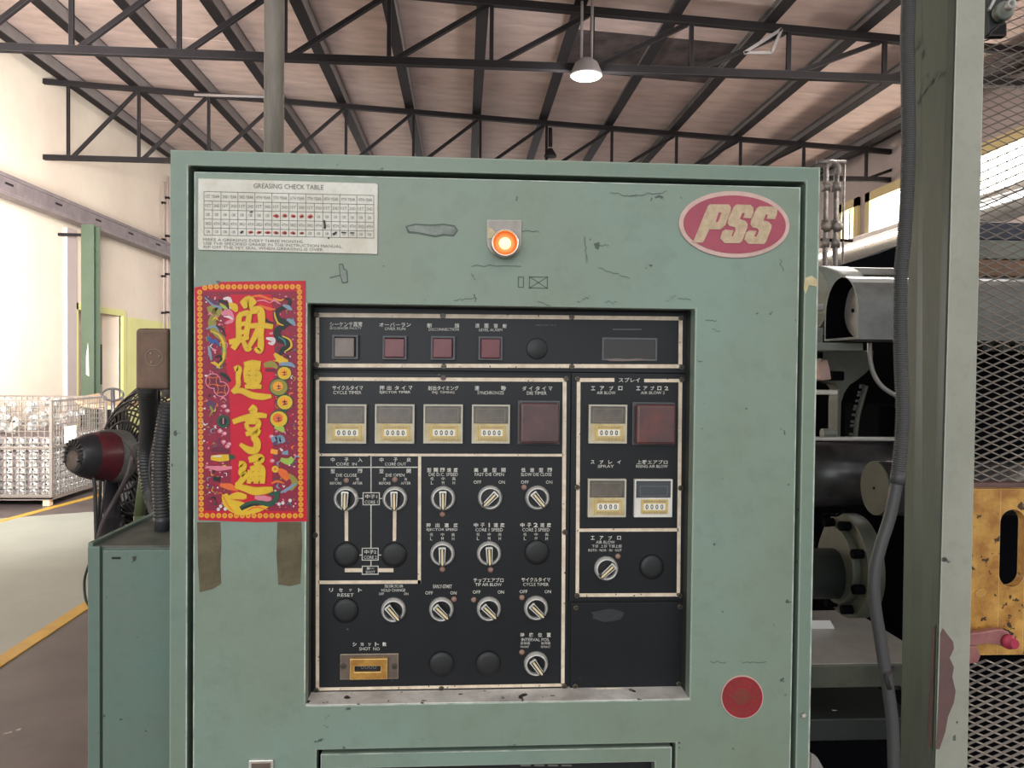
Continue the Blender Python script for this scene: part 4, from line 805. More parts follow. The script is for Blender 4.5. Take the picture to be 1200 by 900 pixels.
# lower side motifs
x, y = pb(262, 190); ink('green', 5, ell(x, y, 7.6, 7.6, 18)); ink('black', 6, ell(x, y, 4.6, 4.6, 14)); rib('pink', 7, [(x, y - 4), (x, y + 3)], 1.3)
rib('purple', 4, Q(pb, [(155, 60), (190, 90), (200, 130)]), [6, 10, 5]); rib('olive', 5, Q(pb, [(175, 90), (190, 120), (180, 140)]), [2, 3, 1])
for x_, y_ in ((270, 90), (290, 120), (240, 255), (270, 270), (265, 325), (300, 340), (290, 355), (585, 450), (580, 290)): 
    x, y = pb(x_, y_); ink('pink', 5, ell(x, y, 3, 2.4, 8)); ink('white', 6, ell(x + .6, y - .3, 1.2, .9, 6))
rib('plum', 5, Q(pb, [(180, 380), (240, 375), (300, 390)]), [3, 6, 3]); rib('gold', 6, Q(pb, [(180, 430), (240, 432), (300, 428)]), [5, 8.5, 7]); rib('white', 7, Q(pb, [(190, 420), (250, 420)]), [1, 2]); rib('green', 6, Q(pb, [(300, 425), (335, 425)]), [6, 5])
rib('steel', 5, Q(pb, [(590, 290), (610, 320), (640, 300), (660, 330)]), [6, 9, 8, 5]); rib('purple', 6, Q(pb, [(590, 340), (620, 330)]), [3, 6]); rib('lime', 5, Q(pb, [(600, 225), (640, 235), (660, 260)]), [4, 8, 3]); rib('amber', 5, Q(pb, [(575, 385), (620, 395)]), [5, 6])
rib('lime', 6, Q(pb, [(640, 440), (690, 455), (720, 430)]), [4, 8, 5]); rib('steel', 6, Q(pb, [(650, 400), (690, 395)]), [3, 6]); x, y = pb(605, 505); ink('gold', 6, ell(x, y, 4.2, 4.2, 9)); ink('orange', 7, ell(x, y, 1.6, 1.6, 8))
rib('orange', 6, Q(pb, [(625, 510), (660, 535), (690, 575)]), [5, 10, 6]); rib('olive', 5, Q(pb, [(690, 540), (735, 590), (700, 640)]), [4, 8, 5]); rib('steel', 6, Q(pb, [(640, 660), (690, 635), (740, 600)]), [2, 4, 2]); rib('orange', 6, Q(pb, [(580, 600), (620, 585), (665, 600)]), [2, 3, 1])
rib('pink', 5, Q(pb, [(150, 490), (230, 500), (320, 495)]), [2, 6, 3]); rib('black', 5, Q(pb, [(195, 565), (240, 575)]), [4, 6])
# ingot, green snake and hull at the bottom
rib('orange', 5, Q(pb, [(240, 610), (300, 620), (360, 640)]), [3, 8, 4]); rib('gold', 5, Q(pb, [(270, 670), (300, 730), (380, 765), (480, 770), (560, 745)]), [6, 14, 16, 8, 3]); rib('gold', 6, Q(pb, [(305, 690), (360, 680), (415, 690)]), [5, 9, 5]); rib('orange', 7, Q(pb, [(262, 680), (290, 740), (330, 785)]), 1)
rib('orange', 7, Q(pb, [(310, 700), (360, 712), (425, 695)]), .8); rib('pink', 6, Q(pb, [(470, 690), (530, 700), (580, 700)]), [3, 8, 3]); rib('green', 7, Q(pb, [(375, 765), (430, 735), (500, 725), (570, 735), (610, 700), (625, 650)]), [5, 6, 5, 6, 6, 3]); rib('black', 8, Q(pb, [(380, 770), (440, 745), (500, 735)]), [3, 3, 1])
rib('green', 7, Q(pb, [(560, 675), (600, 665), (640, 645)]), [3, 4, 1]); rib('orange', 6, Q(pb, [(420, 780), (480, 755), (560, 775)]), [1, 2, 1])
for x_, y_ in ((245, 750), (275, 768), (230, 770), (630, 735), (655, 728), (703, 712)): x, y = pb(x_, y_); ink('white', 6, ell(x, y, 2.1, 2.1, 8))
for i in range(95):
    sd = random.random() < .5; x = random.uniform(241, 264) if sd else random.uniform(324, 346); y = random.uniform(350, 594); a_ = random.uniform(0, 6.28); l_ = random.uniform(2, 5)
    rib(random.choice(['olive', 'gold', 'steel', 'green', 'purple', 'white', 'black', 'pink', 'orange', 'teal', 'plum']), 4, [(x, y), (x + l_ * math.cos(a_), y + l_ * math.sin(a_)), (x + l_ * 1.6 * math.cos(a_ + .8), y + l_ * 1.6 * math.sin(a_ + .8))], [.4, random.uniform(1, 2.4), .4])
# the four brush characters (dark outline strokes below, gold strokes on top)
STK = []
def st(f, pts, w): STK.append(([f(*p) for p in pts], w))
# upper character
st(pt, [(385, 215), (430, 190), (465, 215)], [8, 14, 9]); st(pt, [(385, 265), (365, 300), (365, 380), (362, 440), (325, 500)], [5, 6, 6, 6.5, 6]); st(pt, [(375, 275), (430, 265), (425, 330), (415, 400), (410, 440)], [5, 6, 6, 6, 5])
st(pt, [(370, 340), (415, 330)], 4.5); st(pt, [(365, 395), (410, 385)], 4.5); st(pt, [(300, 455), (350, 448), (430, 420)], [5, 7, 4]); st(pt, [(395, 450), (420, 500), (445, 490)], [4, 6, 4])
st(pt, [(440, 250), (500, 245), (515, 300), (510, 400), (510, 470), (500, 512), (470, 495)], [7, 9, 8, 6, 7, 7, 3]); st(pt, [(430, 350), (520, 345), (590, 355)], [5, 6, 5]); st(pt, [(500, 350), (470, 420), (430, 490)], [6, 6, 4])
# second
st(pt, [(335, 635), (365, 630), (360, 690), (360, 740), (320, 785)], [5, 7, 5, 5, 4]); st(pt, [(325, 785), (380, 775), (450, 805), (520, 815), (580, 812)], [4, 6, 7, 7, 3]); st(pt, [(400, 605), (450, 595), (510, 600)], [5, 7, 6]); st(pt, [(400, 640), (450, 625), (505, 630)], [4, 5, 4]); st(pt, [(415, 610), (410, 660), (415, 720)], [4, 5, 4])
st(pt, [(425, 665), (495, 660), (490, 720), (430, 725), (425, 670)], 5); st(pt, [(430, 695), (490, 690)], 4.5); st(pt, [(460, 600), (458, 680), (460, 765)], 5); st(pt, [(405, 750), (460, 745), (515, 750)], [4, 6, 4])
# third
st(pb, [(440, 95), (460, 115), (455, 140)], [7, 10, 6]); st(pb, [(325, 195), (380, 175), (440, 160), (500, 150), (550, 155)], [5, 6, 7, 6, 4]); st(pb, [(410, 200), (440, 190), (490, 195), (485, 235), (440, 245)], [5, 6, 7, 5, 4]); st(pb, [(415, 200), (420, 230), (440, 245)], 4.5)
st(pb, [(410, 275), (455, 262), (490, 255), (465, 290), (485, 330), (478, 375), (435, 380), (372, 340)], [4, 7, 7, 7, 8, 8, 8, 3])
# fourth
st(pb, [(365, 470), (395, 480), (380, 530), (405, 545), (375, 590), (345, 610)], [6, 8, 6, 7, 6, 4]); st(pb, [(430, 445), (490, 430), (515, 440), (470, 480)], [6, 9, 7, 5]); st(pb, [(440, 510), (435, 560), (430, 600)], [5, 6, 4]); st(pb, [(440, 505), (500, 495), (520, 520), (520, 600)], [5, 8, 7, 5])
st(pb, [(440, 540), (515, 535)], 5); st(pb, [(438, 572), (515, 568)], 5); st(pb, [(478, 490), (478, 600)], 5); st(pb, [(340, 615), (400, 630), (470, 650), (540, 645), (590, 635)], [5, 7, 9, 8, 4])
for pts, w in STK: rib('darkgold', 9, pts, [a + 1.3 for a in w] if isinstance(w, (list, tuple)) else w + 1.3)
for pts, w in STK: rib('gold', 10, pts, w)
for i in range(90):
    pts, w = random.choice(STK); p = random.choice(pts); ink('olive', 11, ell(p[0] + random.uniform(-3, 3), p[1] + random.uniform(-3, 3), .6, .35, 5))
for (n_, l_), mb in KK.items(): mb.obj('printed_' + {9: 'outline', 10: 'characters', 3: 'border_coins'}.get(l_, 'artwork'), INK[n_], po_, kind='stuff')
# ================================================================ LEFT SIDE: box, fan, conduits
sx0 = P(103, 700, .05).x; yb_ = .05; ztp = (P(103, 638, yb_).z + P(188, 600, .285).z) / 2
sb = thing('side_box', (sx0 + .05, .16, 0), 'green steel side box with a dusty flat top, left of the cabinet', 'cabinet')
m = MB(); xq = x0 - .0035; m.box(sx0, xq, yb_ + .006, .285, .05, ztp - .004); m.obj('box_body', 'green_side', sb, bevel=.002)
xm = P(119, 700, yb_).x; MB().box(sx0, xm - .002, yb_ - .001, yb_ + .006, .05, ztp - .001).obj('edge_flange', 'green_side', sb, bevel=.001)
MB().box(xm + .001, xq - .001, yb_ + .001, yb_ + .006, .05, ztp - .006).obj('front_cover', 'green_side', sb, bevel=.001)
MB().box(sx0 + .004, xq, yb_ + .004, .283, ztp - .004, ztp - .001).obj('dusty_top', 'dusty', sb)
MB().box(sx0, sx0 + .006, yb_, .285, ztp - .004, ztp + .004).obj('top_rim', 'green_side', sb, bevel=.001)
a = P(136, 654, yb_); k = MB(); k.box(a.x - .005, a.x + .005, yb_ - .0006, yb_ + .002, a.z - .0012, a.z + .0012); k.obj('slot', 'black', sb)
MB().box(sx0 + .02, xq - .02, .08, .26, .0, .05).obj('plinth', 'machine_dark', sb)
MB().tube(smooth_path([P(104, 662, .06), P(99, 680, .07), P(100, 700, .07), P(104, 710, .06)]), .0017, 6).obj('wire_loop', 'rubber', sb)
# junction box
jb = thing('junction_box', P(176, 458, .1), 'rusty brown junction box with a rounded rim fixed beside the cabinet', 'box')
a, b, c, d = rc(156.5, 384, 197, 457, .1); b = min(b, x0 - .0012)
MB().box(a, b, .115, .17, c, d).obj('box_body', 'rust', jb, bevel=.006, seg=3); MB().box(a + .002, b, .1, .116, c + .001, d - .001).obj('lid', 'rust', jb, bevel=.005, seg=3)
e = P(180, 419, .098); m = MB(); m.lathe([(.0115, 0), (.0115, .0012), (.0105, .0012), (.0105, 0)], (e.x, .1004, e.z), (0, -1, 0), 24); m.obj('embossed_ring', 'rust', jb)
k = MB(); 
for a_ in (.3, 2.2, 4.2): k.lathe([(.002, 0), (.0015, .001)], (e.x + .007 * math.cos(a_), .1, e.z + .007 * math.sin(a_)), (0, -1, 0), 6)
k.obj('rivets', 'rust', jb)
yc2 = .14
c2 = thing('corrugated_conduit', P(191, 625, yc2), 'black corrugated conduit standing on the dusty side box', 'hose')
def cpart(par, pts, r, m_='rubber', pitch=.0045, nm='corrugated_sleeve'):
    P_ = smooth_path(pts, 14); L_ = [0]
    for i in range(1, len(P_)): L_.append(L_[-1] + (P_[i] - P_[i - 1]).length)
    tot = L_[-1]; cnt = max(int(tot / pitch), 2); out = []; j = 0
    for q in range(cnt * 4 + 1):
        s_ = tot * q / (cnt * 4)
        while j < len(L_) - 2 and L_[j + 1] < s_: j += 1
        t = (s_ - L_[j]) / max(L_[j + 1] - L_[j], 1e-9); out.append(P_[j].lerp(P_[j + 1], min(max(t, 0), 1)))
    return MB().tube(out, r, 18, rfun=lambda i: r if i % 4 in (0, 1) else r * .84).obj(nm, m_, par)
u2 = pxs(yc2); zb2_ = ztp
cpart(c2, [P(197.5, 472, yc2 + .0), P(194, 490, yc2), P(190, 515, yc2), P(188, 542, yc2), P(188.5, 575, yc2), P(190.5, 607, yc2)], 9.4 * u2)
e = P(190.5, 606, yc2); MB().lathe([(9.3 * u2, 0), (9.3 * u2, .006), (8.6 * u2, .007), (8.6 * u2, e.z - ztp)], e, (0, 0, -1), 16).obj('end_fitting', 'bezel_dark', c2)
e = P(196.5, 462, yc2); MB().lathe([(.008, 0), (.008, .02)], (e.x, e.y, e.z - .004), (0, 0, 1), 12).obj('end_fitting', 'galv', c2)
c1 = thing('corrugated_conduit', P(174, 535, .42), 'black corrugated conduit bending down behind the rusty junction box', 'hose')
cpart(c1, [P(172, 452, .15), P(173, 462, .17), P(174, 480, .24), P(174, 500, .32), P(172, 520, .38), P(171, 545, .4), P(176, 575, .4), P(184, 598, .36), P(192, 612, .3)], 9.5 * pxs(.3), pitch=.0062)
cb = MB(); cb.tube(smooth_path([P(186, 455, .2), P(187, 480, .2), P(184, 505, .2), P(178, 530, .2), P(176, 560, .2), P(186, 598, .2)]), .0022, 6)
tag(cb.obj('power_cable', 'rubber'), 'thin black cable dropping from under the junction box', 'cable')
# industrial fan seen from behind
YF = 1.15
fan = thing('industrial_fan', P(135, 640, YF) * 1.0, 'industrial pedestal fan seen from behind with a dark red motor', 'fan')
hub = P(178, 535, YF + .06); rear = P(86, 534, YF - .12); ax = (hub - rear).normalized(); uf = pxs(YF)
Lm = (hub - rear).length
rA = 28.5 * uf
MB().lathe([(rA * .6, 0), (rA * .66, .006), (rA * .8, Lm * .1), (rA * .88, Lm * .18)], rear, ax, 32, cap1=False).obj('motor_shell', 'motor', fan)
MB().lathe([(rA * .88, Lm * .18), (rA * .96, Lm * .3), (rA * 1.0, Lm * .44)], rear, ax, 32, False, False).obj('motor_band', 'motor_red', fan)
MB().lathe([(rA * 1.02, Lm * .42), (rA * 1.05, Lm * .5), (rA * 1.03, Lm * .6)], rear, ax, 32, False, False).obj('tape_wrap', 'greytape', fan)
MB().lathe([(rA * 1.0, Lm * .6), (rA * .96, Lm * .8), (rA * .84, Lm * .98)], rear, ax, 32, False, True).obj('motor_front', 'motor', fan)
MB().lathe([(.0001, -.003), (rA * .36, -.004), (rA * .38, .002)], rear - Vector((0, 0, rA * .18)), ax, 20).obj('rear_badge', 'lens_brown', fan)
k = MB(); t0 = Vector((0, 0, 1)); sa = ax.cross(t0).normalized(); sb_ = sa.cross(ax).normalized()
for i in range(14):
    th = math.pi * (-.15 + 1.3 * i / 13); d = sa * math.cos(th) + sb_ * math.sin(th); k.obox(rear + d * rA * .4 - ax * .004, rear + d * rA * .62 - ax * .002, .004, .004, ax)
k.obj('vent_slots', 'rubber', fan, kind='stuff')
RF = 88 * uf; fc = hub - ax * .055
def circ(c, r, n=48): return [c + sa * r * math.cos(2 * math.pi * i / n) + sb_ * r * math.sin(2 * math.pi * i / n) for i in range(n + 1)]
MB().tube(circ(fc + ax * .06, RF), .007, 8).obj('guard_rim', 'fanwire', fan)
k = MB()
for rr, off in ((.97, .05), (.86, .02), (.74, .0), (.6, -.02), (.45, -.03), (.3, -.035)): k.tube(circ(fc + ax * off, RF * rr, 40), .003, 5)
for i in range(40):
    th = 2 * math.pi * i / 40; d = sa * math.cos(th) + sb_ * math.sin(th); d2_ = sa * math.cos(th + .12) + sb_ * math.sin(th + .12)
    k.tube([fc + d * RF * .2 - ax * .035, fc + d2_ * RF * .6 - ax * .02, fc + d2_ * RF + ax * .06], .0026, 4)
k.obj('rear_guard', 'fanwire', fan, kind='stuff')
k = MB()
for i in range(40):
    th = 2 * math.pi * i / 40; d = sa * math.cos(th) + sb_ * math.sin(th); k.tube([fc + d * RF * .15 + ax * .17, fc + d * RF * .7 + ax * .15, fc + d * RF + ax * .06], .0026, 4)
for rr in (.3, .6, .85): k.tube(circ(fc + ax * (.17 - .05 * rr), RF * rr, 40), .003, 5)
k.obj('front_guard', 'fanwire', fan, kind='stuff')
MB().cyl(fc, fc + ax * .12, .05, 18).obj('hub', 'blade', fan)
for i in range(3):
    vs = []; 
    for r_ in (.05, .12, .2, RF * .9):
        for t_ in (-.35, 0, .35): th = 2.1 * i + .5 + t_ * (1 + r_); d = sa * math.cos(th) + sb_ * math.sin(th); vs.append(fc + d * r_ + ax * (.06 + t_ * .09))
    MB().add(vs, [(a_ * 3 + b_, a_ * 3 + b_ + 1, a_ * 3 + b_ + 4, a_ * 3 + b_ + 3) for a_ in range(3) for b_ in range(2)], True).obj('blade', 'blade', fan)
pc = P(131, 560, YF); MB().cyl((pc.x, pc.y, .06), (pc.x, pc.y, P(131, 552, YF).z), .022, 16).obj('pole', 'motor', fan)
e = P(131, 605, YF); MB().cyl((pc.x, pc.y, .06), (pc.x, pc.y, e.z), .032, 16).obj('pole_sleeve', 'motor', fan); MB().lathe([(.24, 0), (.24, .02), (.2, .035), (.035, .06)], (pc.x, pc.y, 0), (0, 0, 1), 32).obj('base', 'motor', fan)
e = P(131, 548, YF); MB().obox((pc.x, pc.y, e.z - .02), Vector((pc.x, pc.y, e.z - .02)) + Vector((0, 0, .09)), .05, .06).obj('bracket', 'motor', fan)
k = MB()
k.tube(smooth_path([P(118, 506, YF - .09), P(135, 506, YF - .12), P(150, 520, YF - .14), P(160, 545, YF - .12), P(164, 560, YF - .1)]), .0042, 7)
k.tube(smooth_path([P(155, 532, YF - .13), P(148, 560, YF - .14), P(135, 585, YF - .1), P(122, 608, YF - .1), P(114, 632, YF - .1)]), .0058, 7)
k.obj('grey_cord', 'cord', fan)
k = MB(); k.tube(smooth_path([P(108, 546, YF - .1), P(111, 570, YF - .1), P(112, 600, YF - .1), P(113, 640, YF - .1)]), .0045, 6); k.tube(smooth_path([P(118, 560, YF - .08), P(117, 585, YF - .08), P(115, 610, YF - .08), P(114, 640, YF - .08)]), .0038, 6)
k.tube(smooth_path([P(124, 562, YF - .08), P(121, 590, YF - .08), P(117, 612, YF - .08)]), .003, 6); k.obj('hanging_cord', 'rubber', fan)
a = P(174, 540, .55); op = MB(); op.cyl(P(173, 530, .55), P(163, 604, .55), .0095, 10); op.cyl(P(163, 604, .55), Vector((P(163, 604, .55).x, .52, 0)), .0095, 10)
tag(op.obj('olive_rod', 'olive_pole'), 'thin olive painted rod leaning behind the side box', 'pole')
# vertical pipe above cabinet
e = P(321, 170, .22); m = thing('vertical_pipe', (e.x, .22, z1), 'grey galvanised vertical pipe rising above the cabinet top', 'pipe')
MB().cyl((e.x, .22, z1 + .0005), (e.x + P(320, 0, .22).x - e.x, .22, 5.0), 11.2 * pxs(.22), 24).obj('pipe', 'palepipe', m)
MB().lathe([(.02, 0), (.02, .006), (.016, .008)], (e.x, .22, z1 + .0003), (0, 0, 1), 20).obj('locknut', 'galv', m)
# ================================================================ FAR LEFT: cage of castings, pallet truck, bench
DY = 8.47 + CAM.y
cfx = P(60, 560, DY).x; czb = P(40, 583, DY).z; czt = P(40, 470, DY).z; cdy = 1.25; cx0 = XL + .12
cg = thing('pallet_cage', ((cx0 + cfx) / 2, DY + cdy / 2, 0), 'wire mesh pallet cage heaped with shiny castings beside the aisle', 'cage')
m = MB(); m.ring(cx0, cfx, czb - .02, czb + .03, .02, DY, DY + .03); m.box(cx0, cfx, DY, DY + cdy, czb - .03, czb + .005); m.obj('base_frame', 'cage', cg)
for x in (cfx - .06, (cx0 + cfx) / 2, cx0 + .06):
    for y in (DY + .05, DY + cdy - .05): MB().box(x - .035, x + .035, y - .035, y + .035, 0, czb - .03).obj('foot', 'tan', cg)
for x in (cx0, cfx):
    for y in (DY, DY + cdy): MB().box(x - .014, x + .014, y - .014, y + .014, czb, czt).obj('corner_post', 'cage', cg)
zmid = czb + (czt - czb) * .52
for (a_, b_) in (((cx0, DY), (cfx, DY)), ((cfx, DY), (cfx, DY + cdy)), ((cx0, DY + cdy), (cfx, DY + cdy))):
    k = MB(); n = 22
    for i in range(n + 1):
        x = a_[0] + (b_[0] - a_[0]) * i / n; y = a_[1] + (b_[1] - a_[1]) * i / n; k.box(x - .0035, x + .0035, y - .0035, y + .0035, czb, czt)
    for i in range(17):
        z = czb + (czt - czb) * i / 16; k.obox((a_[0], a_[1], z), (b_[0], b_[1], z), .006, .006)
    for z in (czt, zmid): k.obox((a_[0], a_[1], z), (b_[0], b_[1], z), .016, .02)
    k.obj('wire_panel', 'cage', cg, kind='stuff')
a = P(56, 505, DY - .02); MB().box(cfx + .012, cfx + .018, DY + .25, DY + .5, zmid + .02, zmid + .2).obj('paper_tag', 'paper', cg)
# casting: flat body with boss and hole
def casting_mesh(sd):
    rnd = random.Random(sd); k = MB(); k.box(-.042, .042, -.03, .03, 0, .02); k.lathe([(.014, 0), (.028, 0), (.028, .05), (.014, .05), (.014, 0)], (-.012, -.028, .045), (0, 1, 0), 10, False, False)
    k.box(.018, .036, -.025, .025, .015, .06); k.box(-.042, -.03, -.025, .025, .01, .045); return k.mesh('casting', 'alu')
cms = [casting_mesh(i) for i in range(1)]; random.seed(21)
def cast(x, y, z, rz, zone, tl=0):
    o = put('casting', cms[0], None, (x, y, z), (tl, random.uniform(-.1, .1), rz)); tag(o, CLAB[zone], 'casting', CGRP[zone])
zr = [czb + .01 + i * .078 for i in range(8)]
CLAB = ['shiny aluminium casting in the stacked rows along the cage front, facing the aisle line', 'shiny aluminium casting in the stacked rows along the right end of the wire cage', 'loose aluminium casting in the heap on top inside the wire cage']
CGRP = ['castings stacked along the cage front', 'castings stacked along the cage end', 'castings heaped on top in the cage']
for zi in zr:
    for i in range(11): cast(cx0 + .07 + i * (cfx - cx0 - .14) / 10, DY + .055 + random.uniform(0, .015), zi, random.uniform(-.15, .15), 0)
    for i in range(11): cast(cfx - .055, DY + .14 + i * .1, zi, math.pi / 2 + random.uniform(-.15, .15), 1)
for j in range(5):
    for i in range(12): cast(cx0 + .1 + random.uniform(0, cfx - cx0 - .2), DY + .1 + j * .22 + random.uniform(-.04, .04), zr[-1] + .09 + random.uniform(0, czt - zr[-1] - .14) * (1 if j else .6), random.uniform(0, 3), 2, random.uniform(-1, 1))
ly = MB(); ly.box(cx0 + .04, cfx - .1, DY + .12, DY + cdy - .05, czb + .01, zr[-1] + .07); ly.obj('layer_board', 'rail', cg)
# pallet truck handle
e = P(132, 470, 7.2); hp = thing('pallet_truck', (e.x, 7.2, 0), 'hand pallet truck with a looped handle parked behind the fan', 'pallet truck')
lp = [P(132 + 12.5 * math.cos(t) if abs(math.cos(t)) < .99 else 132 + 12.5 * math.cos(t), 462.5 + 7 * math.sin(t), 7.2) for t in [2 * math.pi * i / 20 for i in range(21)]]
MB().tube(lp, .011, 8).obj('handle_loop', 'motor', hp); MB().cyl(P(132, 456, 7.2), Vector((P(134, 520, 7.4).x, 7.4, .3)), .02, 10).obj('handle_shaft', 'motor', hp)
MB().box(e.x - .12, e.x + .12, 7.3, 7.55, .04, .32).obj('pump_body', 'motor', hp)
for dx in (-.19, .19): MB().box(e.x + dx - .07, e.x + dx + .07, 7.5, 8.6, .05, .11).obj('fork', 'motor', hp)
# curved bench top
k = MB(); pts = [(88, 466), (92, 470), (100, 473), (112, 474.5), (124, 475.5), (140, 476)]
yb2 = 9.9; v = [P(x, y, yb2) for x, y in pts]; n = len(v)
vs = [(p.x, yb2, p.z) for p in v] + [(p.x, yb2 + .7, p.z + .04) for p in v] + [(p.x, yb2, p.z - .05) for p in v] + [(p.x, yb2 + .7, p.z - .01) for p in v]
fs = []
for i in range(n - 1): fs += [(i, i + 1, n + i + 1, n + i), (2 * n + i, 3 * n + i, 3 * n + i + 1, 2 * n + i + 1), (i, 2 * n + i, 2 * n + i + 1, i + 1), (n + i, n + i + 1, 3 * n + i + 1, 3 * n + i)]
bt = thing('curved_bench', (v[3].x, yb2 + .3, 0), 'curved tan bench top by the doorway, behind the wire cage', 'bench')
k.add(vs, fs); k.obj('top', 'tan', bt)
for x in (v[1].x, v[4].x):
    for y in (yb2 + .1, yb2 + .6): MB().box(x - .02, x + .02, y - .02, y + .02, 0, v[3].z - .04).obj('leg', 'steel', bt)
# ================================================================ RIGHT SIDE: post, hose, mesh guard, yellow plate, machine
YQ = .2; YR = .314
def line_at(a, b, Y, z):
    A_, B_ = P(a[0], a[1], Y), P(b[0], b[1], Y); t = (z - A_.z) / (B_.z - A_.z); return A_.x + (B_.x - A_.x) * t
def lean_box(xs_, z0, z1):           # xs_: [(x at z0, x at z1, y)] around
    n = len(xs_); vs = [(a_, y, z0) for a_, b_, y in xs_] + [(b_, y, z1) for a_, b_, y in xs_]
    return MB().add(vs, [list(range(n)), list(range(2 * n - 1, n - 1, -1))] + [(i, (i + 1) % n, (i + 1) % n + n, i + n) for i in range(n)])
z0_, z1_ = .0, 2.75
fl_ = ((1121, 0), (1096, 900)); fr_ = ((1155, 0), (1134, 900)); bl_ = ((1070, 0), (1055, 900))
g_ = lambda e, Y, z: line_at(e[0], e[1], Y, z)
post = thing('guard_post', (g_(fl_, YQ, 0), YQ + .05, 0), 'tall grey-green steel post with a darker side and a bare primer patch', 'post')
FL0, FL1, FR0, FR1, BL0, BL1 = g_(fl_, YQ, z0_), g_(fl_, YQ, z1_), g_(fr_, YQ, z0_), g_(fr_, YQ, z1_), g_(bl_, YR, z0_), g_(bl_, YR, z1_)
lean_box([(FL0, FL1, YQ), (FR0, FR1, YQ), (FR0, FR1, YQ + .006), (FL0 + .003, FL1 + .003, YQ + .006)], z0_, z1_).obj('front_flange', 'post', post, bevel=.002)
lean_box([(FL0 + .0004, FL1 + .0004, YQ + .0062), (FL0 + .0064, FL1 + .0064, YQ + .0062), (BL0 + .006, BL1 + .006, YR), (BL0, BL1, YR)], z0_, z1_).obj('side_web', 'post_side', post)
k = MB(); ppoly(k, [(1102, 742), (1105, 736), (1110, 743), (1117, 752), (1118, 760), (1113, 771), (1118, 782), (1116, 793), (1120, 810), (1118, 823), (1111, 840), (1108, 857), (1101, 878), (1097, 878), (1099, 840), (1101, 790)], YQ - .0006); k.obj('primer_patch', 'primer', post)
k = MB(); ppoly(k, [(1120, 846), (1123, 845), (1122, 849)], YQ - .0006); ppoly(k, [(1117, 863), (1120, 861), (1120, 868), (1117, 868)], YQ - .0006); k.obj('paint_chip', 'chip_dark', post)
k = MB()
def webpt(py, t):           # t 0 front .. 1 back on the side web
    a_ = P(fl_[0][0] + (fl_[1][0] - fl_[0][0]) * py / 900, py, YQ + .007); z = a_.z; A_ = Vector((g_(fl_, YQ, z), YQ + .007, z)); B_ = Vector((g_(bl_, YR, z), YR, z)); p = A_.lerp(B_, t); p.x -= .0009; return p
vs = [webpt(732, .02), webpt(738, .09), webpt(770, .1), webpt(830, .14), webpt(876, .13), webpt(880, .02)]
k.add([tuple(p) for p in vs] + [(p.x + .0006, p.y, p.z) for p in vs], [list(range(6)), list(range(11, 5, -1))]); k.obj('primer_patch', 'primer', post)
k = MB(); random.seed(9)
for py, t in ((20, .8), (24, .75), (27, .88), (38, .72), (42, .7), (70, .6), (75, .4), (80, .3), (83, .5), (88, .65), (92, .75), (95, .82), (77, .5)):
    c_ = webpt(py, t); 
    vs = [Vector((c_.x, c_.y, c_.z)) + (webpt(py, t - .1) - c_) * random.uniform(.2, .7) * math.cos(a_) + Vector((-.0002, 0, random.uniform(.002, .005) * math.sin(a_) + .003 * math.cos(a_))) for a_ in (0, 1.2, 2.4, 3.6, 4.8)]; k.add(vs, [list(range(5))])
k.obj('dark_scrape', 'chip_dark', post, kind='stuff')
MB().box(FL0 - .05, FR0 + .05, YQ - .04, YR + .04, 0, .012).obj('foot_plate', 'post_side', post)
# hose
YH = .2; uh = pxs(YH)
hs = thing('ribbed_hose', P(1045, 905, YH), 'dark grey ribbed hose hanging down the left of the guard post', 'hose')
hp1 = [P(1067, -60, YH), P(1065, -5, YH), P(1063.5, 40, YH), P(1064, 100, YH), P(1064.5, 170, YH), P(1063, 220, YH), P(1059.5, 280, YH), P(1056, 320, YH), P(1055, 380, YH), P(1056, 430, YH), P(1058, 480, YH), P(1056, 520, YH), P(1052, 558, YH)]
cpart(hs, hp1, 8.3 * uh, 'hose', .0034, 'ribbed_sleeve')
MB().lathe([(8.8 * uh, 0), (8.8 * uh, 14 * uh)], P(1053.5, 553, YH), P(1051, 570, YH) - P(1053.5, 553, YH), 18).obj('collar', 'hose', hs)
MB().tube(smooth_path([P(1051, 566, YH), P(1043, 605, YH), P(1032, 640, YH), P(1025, 672, YH), P(1025, 705, YH), P(1031, 745, YH), P(1038, 790, YH), P(1044, 830, YH), P(1047, 870, YH), P(1048, 960, YH)]), 7.2 * uh, 16).obj('smooth_hose', 'hose', hs)
MB().tube([P(1047, 782, YH) , P(1038, 792, YH - .012), P(1042, 806, YH - .01), P(1054, 806, YH + .04)], .0035, 8).obj('hose_clip', 'steel', hs)
# expanded metal guard
YG = .4; pw = 23.6 * pxs(YG); ph = 5.28 * pxs(YG)
def guard(name, xa, xb, za, zb, label):
    th = thing(name, ((xa + xb) / 2, YG, za), label, 'mesh guard', 'mesh guards')
    k = MB(); nr = int((zb - za) / ph); nc = int((xb - xa) / pw); hw = .0013
    for r_ in range(nr + 1):
        z = za + r_ * ph; vs = []
        for c in range(nc * 4 + 1):
            x = xa + c * pw / 4; ph_ = c % 4; off = {0: -.5, 1: 0, 2: .5, 3: 0}[ph_] * ph * (1 if r_ % 2 == 0 else -1) * .9
            flat = .0008 if ph_ in (0, 2) else 0
            vs += [(x, YG - .0012, z + off - hw), (x, YG + .002, z + off + hw), (x, YG + .0035, z + off + hw * .7), (x, YG + .0003, z + off - hw * 1.3)]
        n = nc * 4 + 1; fs = []
        for i in range(n - 1):
            for q in range(4): fs.append((i * 4 + q, i * 4 + (q + 1) % 4, i * 4 + 4 + (q + 1) % 4, i * 4 + 4 + q))
        k.add(vs, fs)
    k.obj('expanded_metal', 'mesh', th, kind='stuff')
    return th
gxa = P(1120, 450, YG).x; gxb = gxa + pw * 13
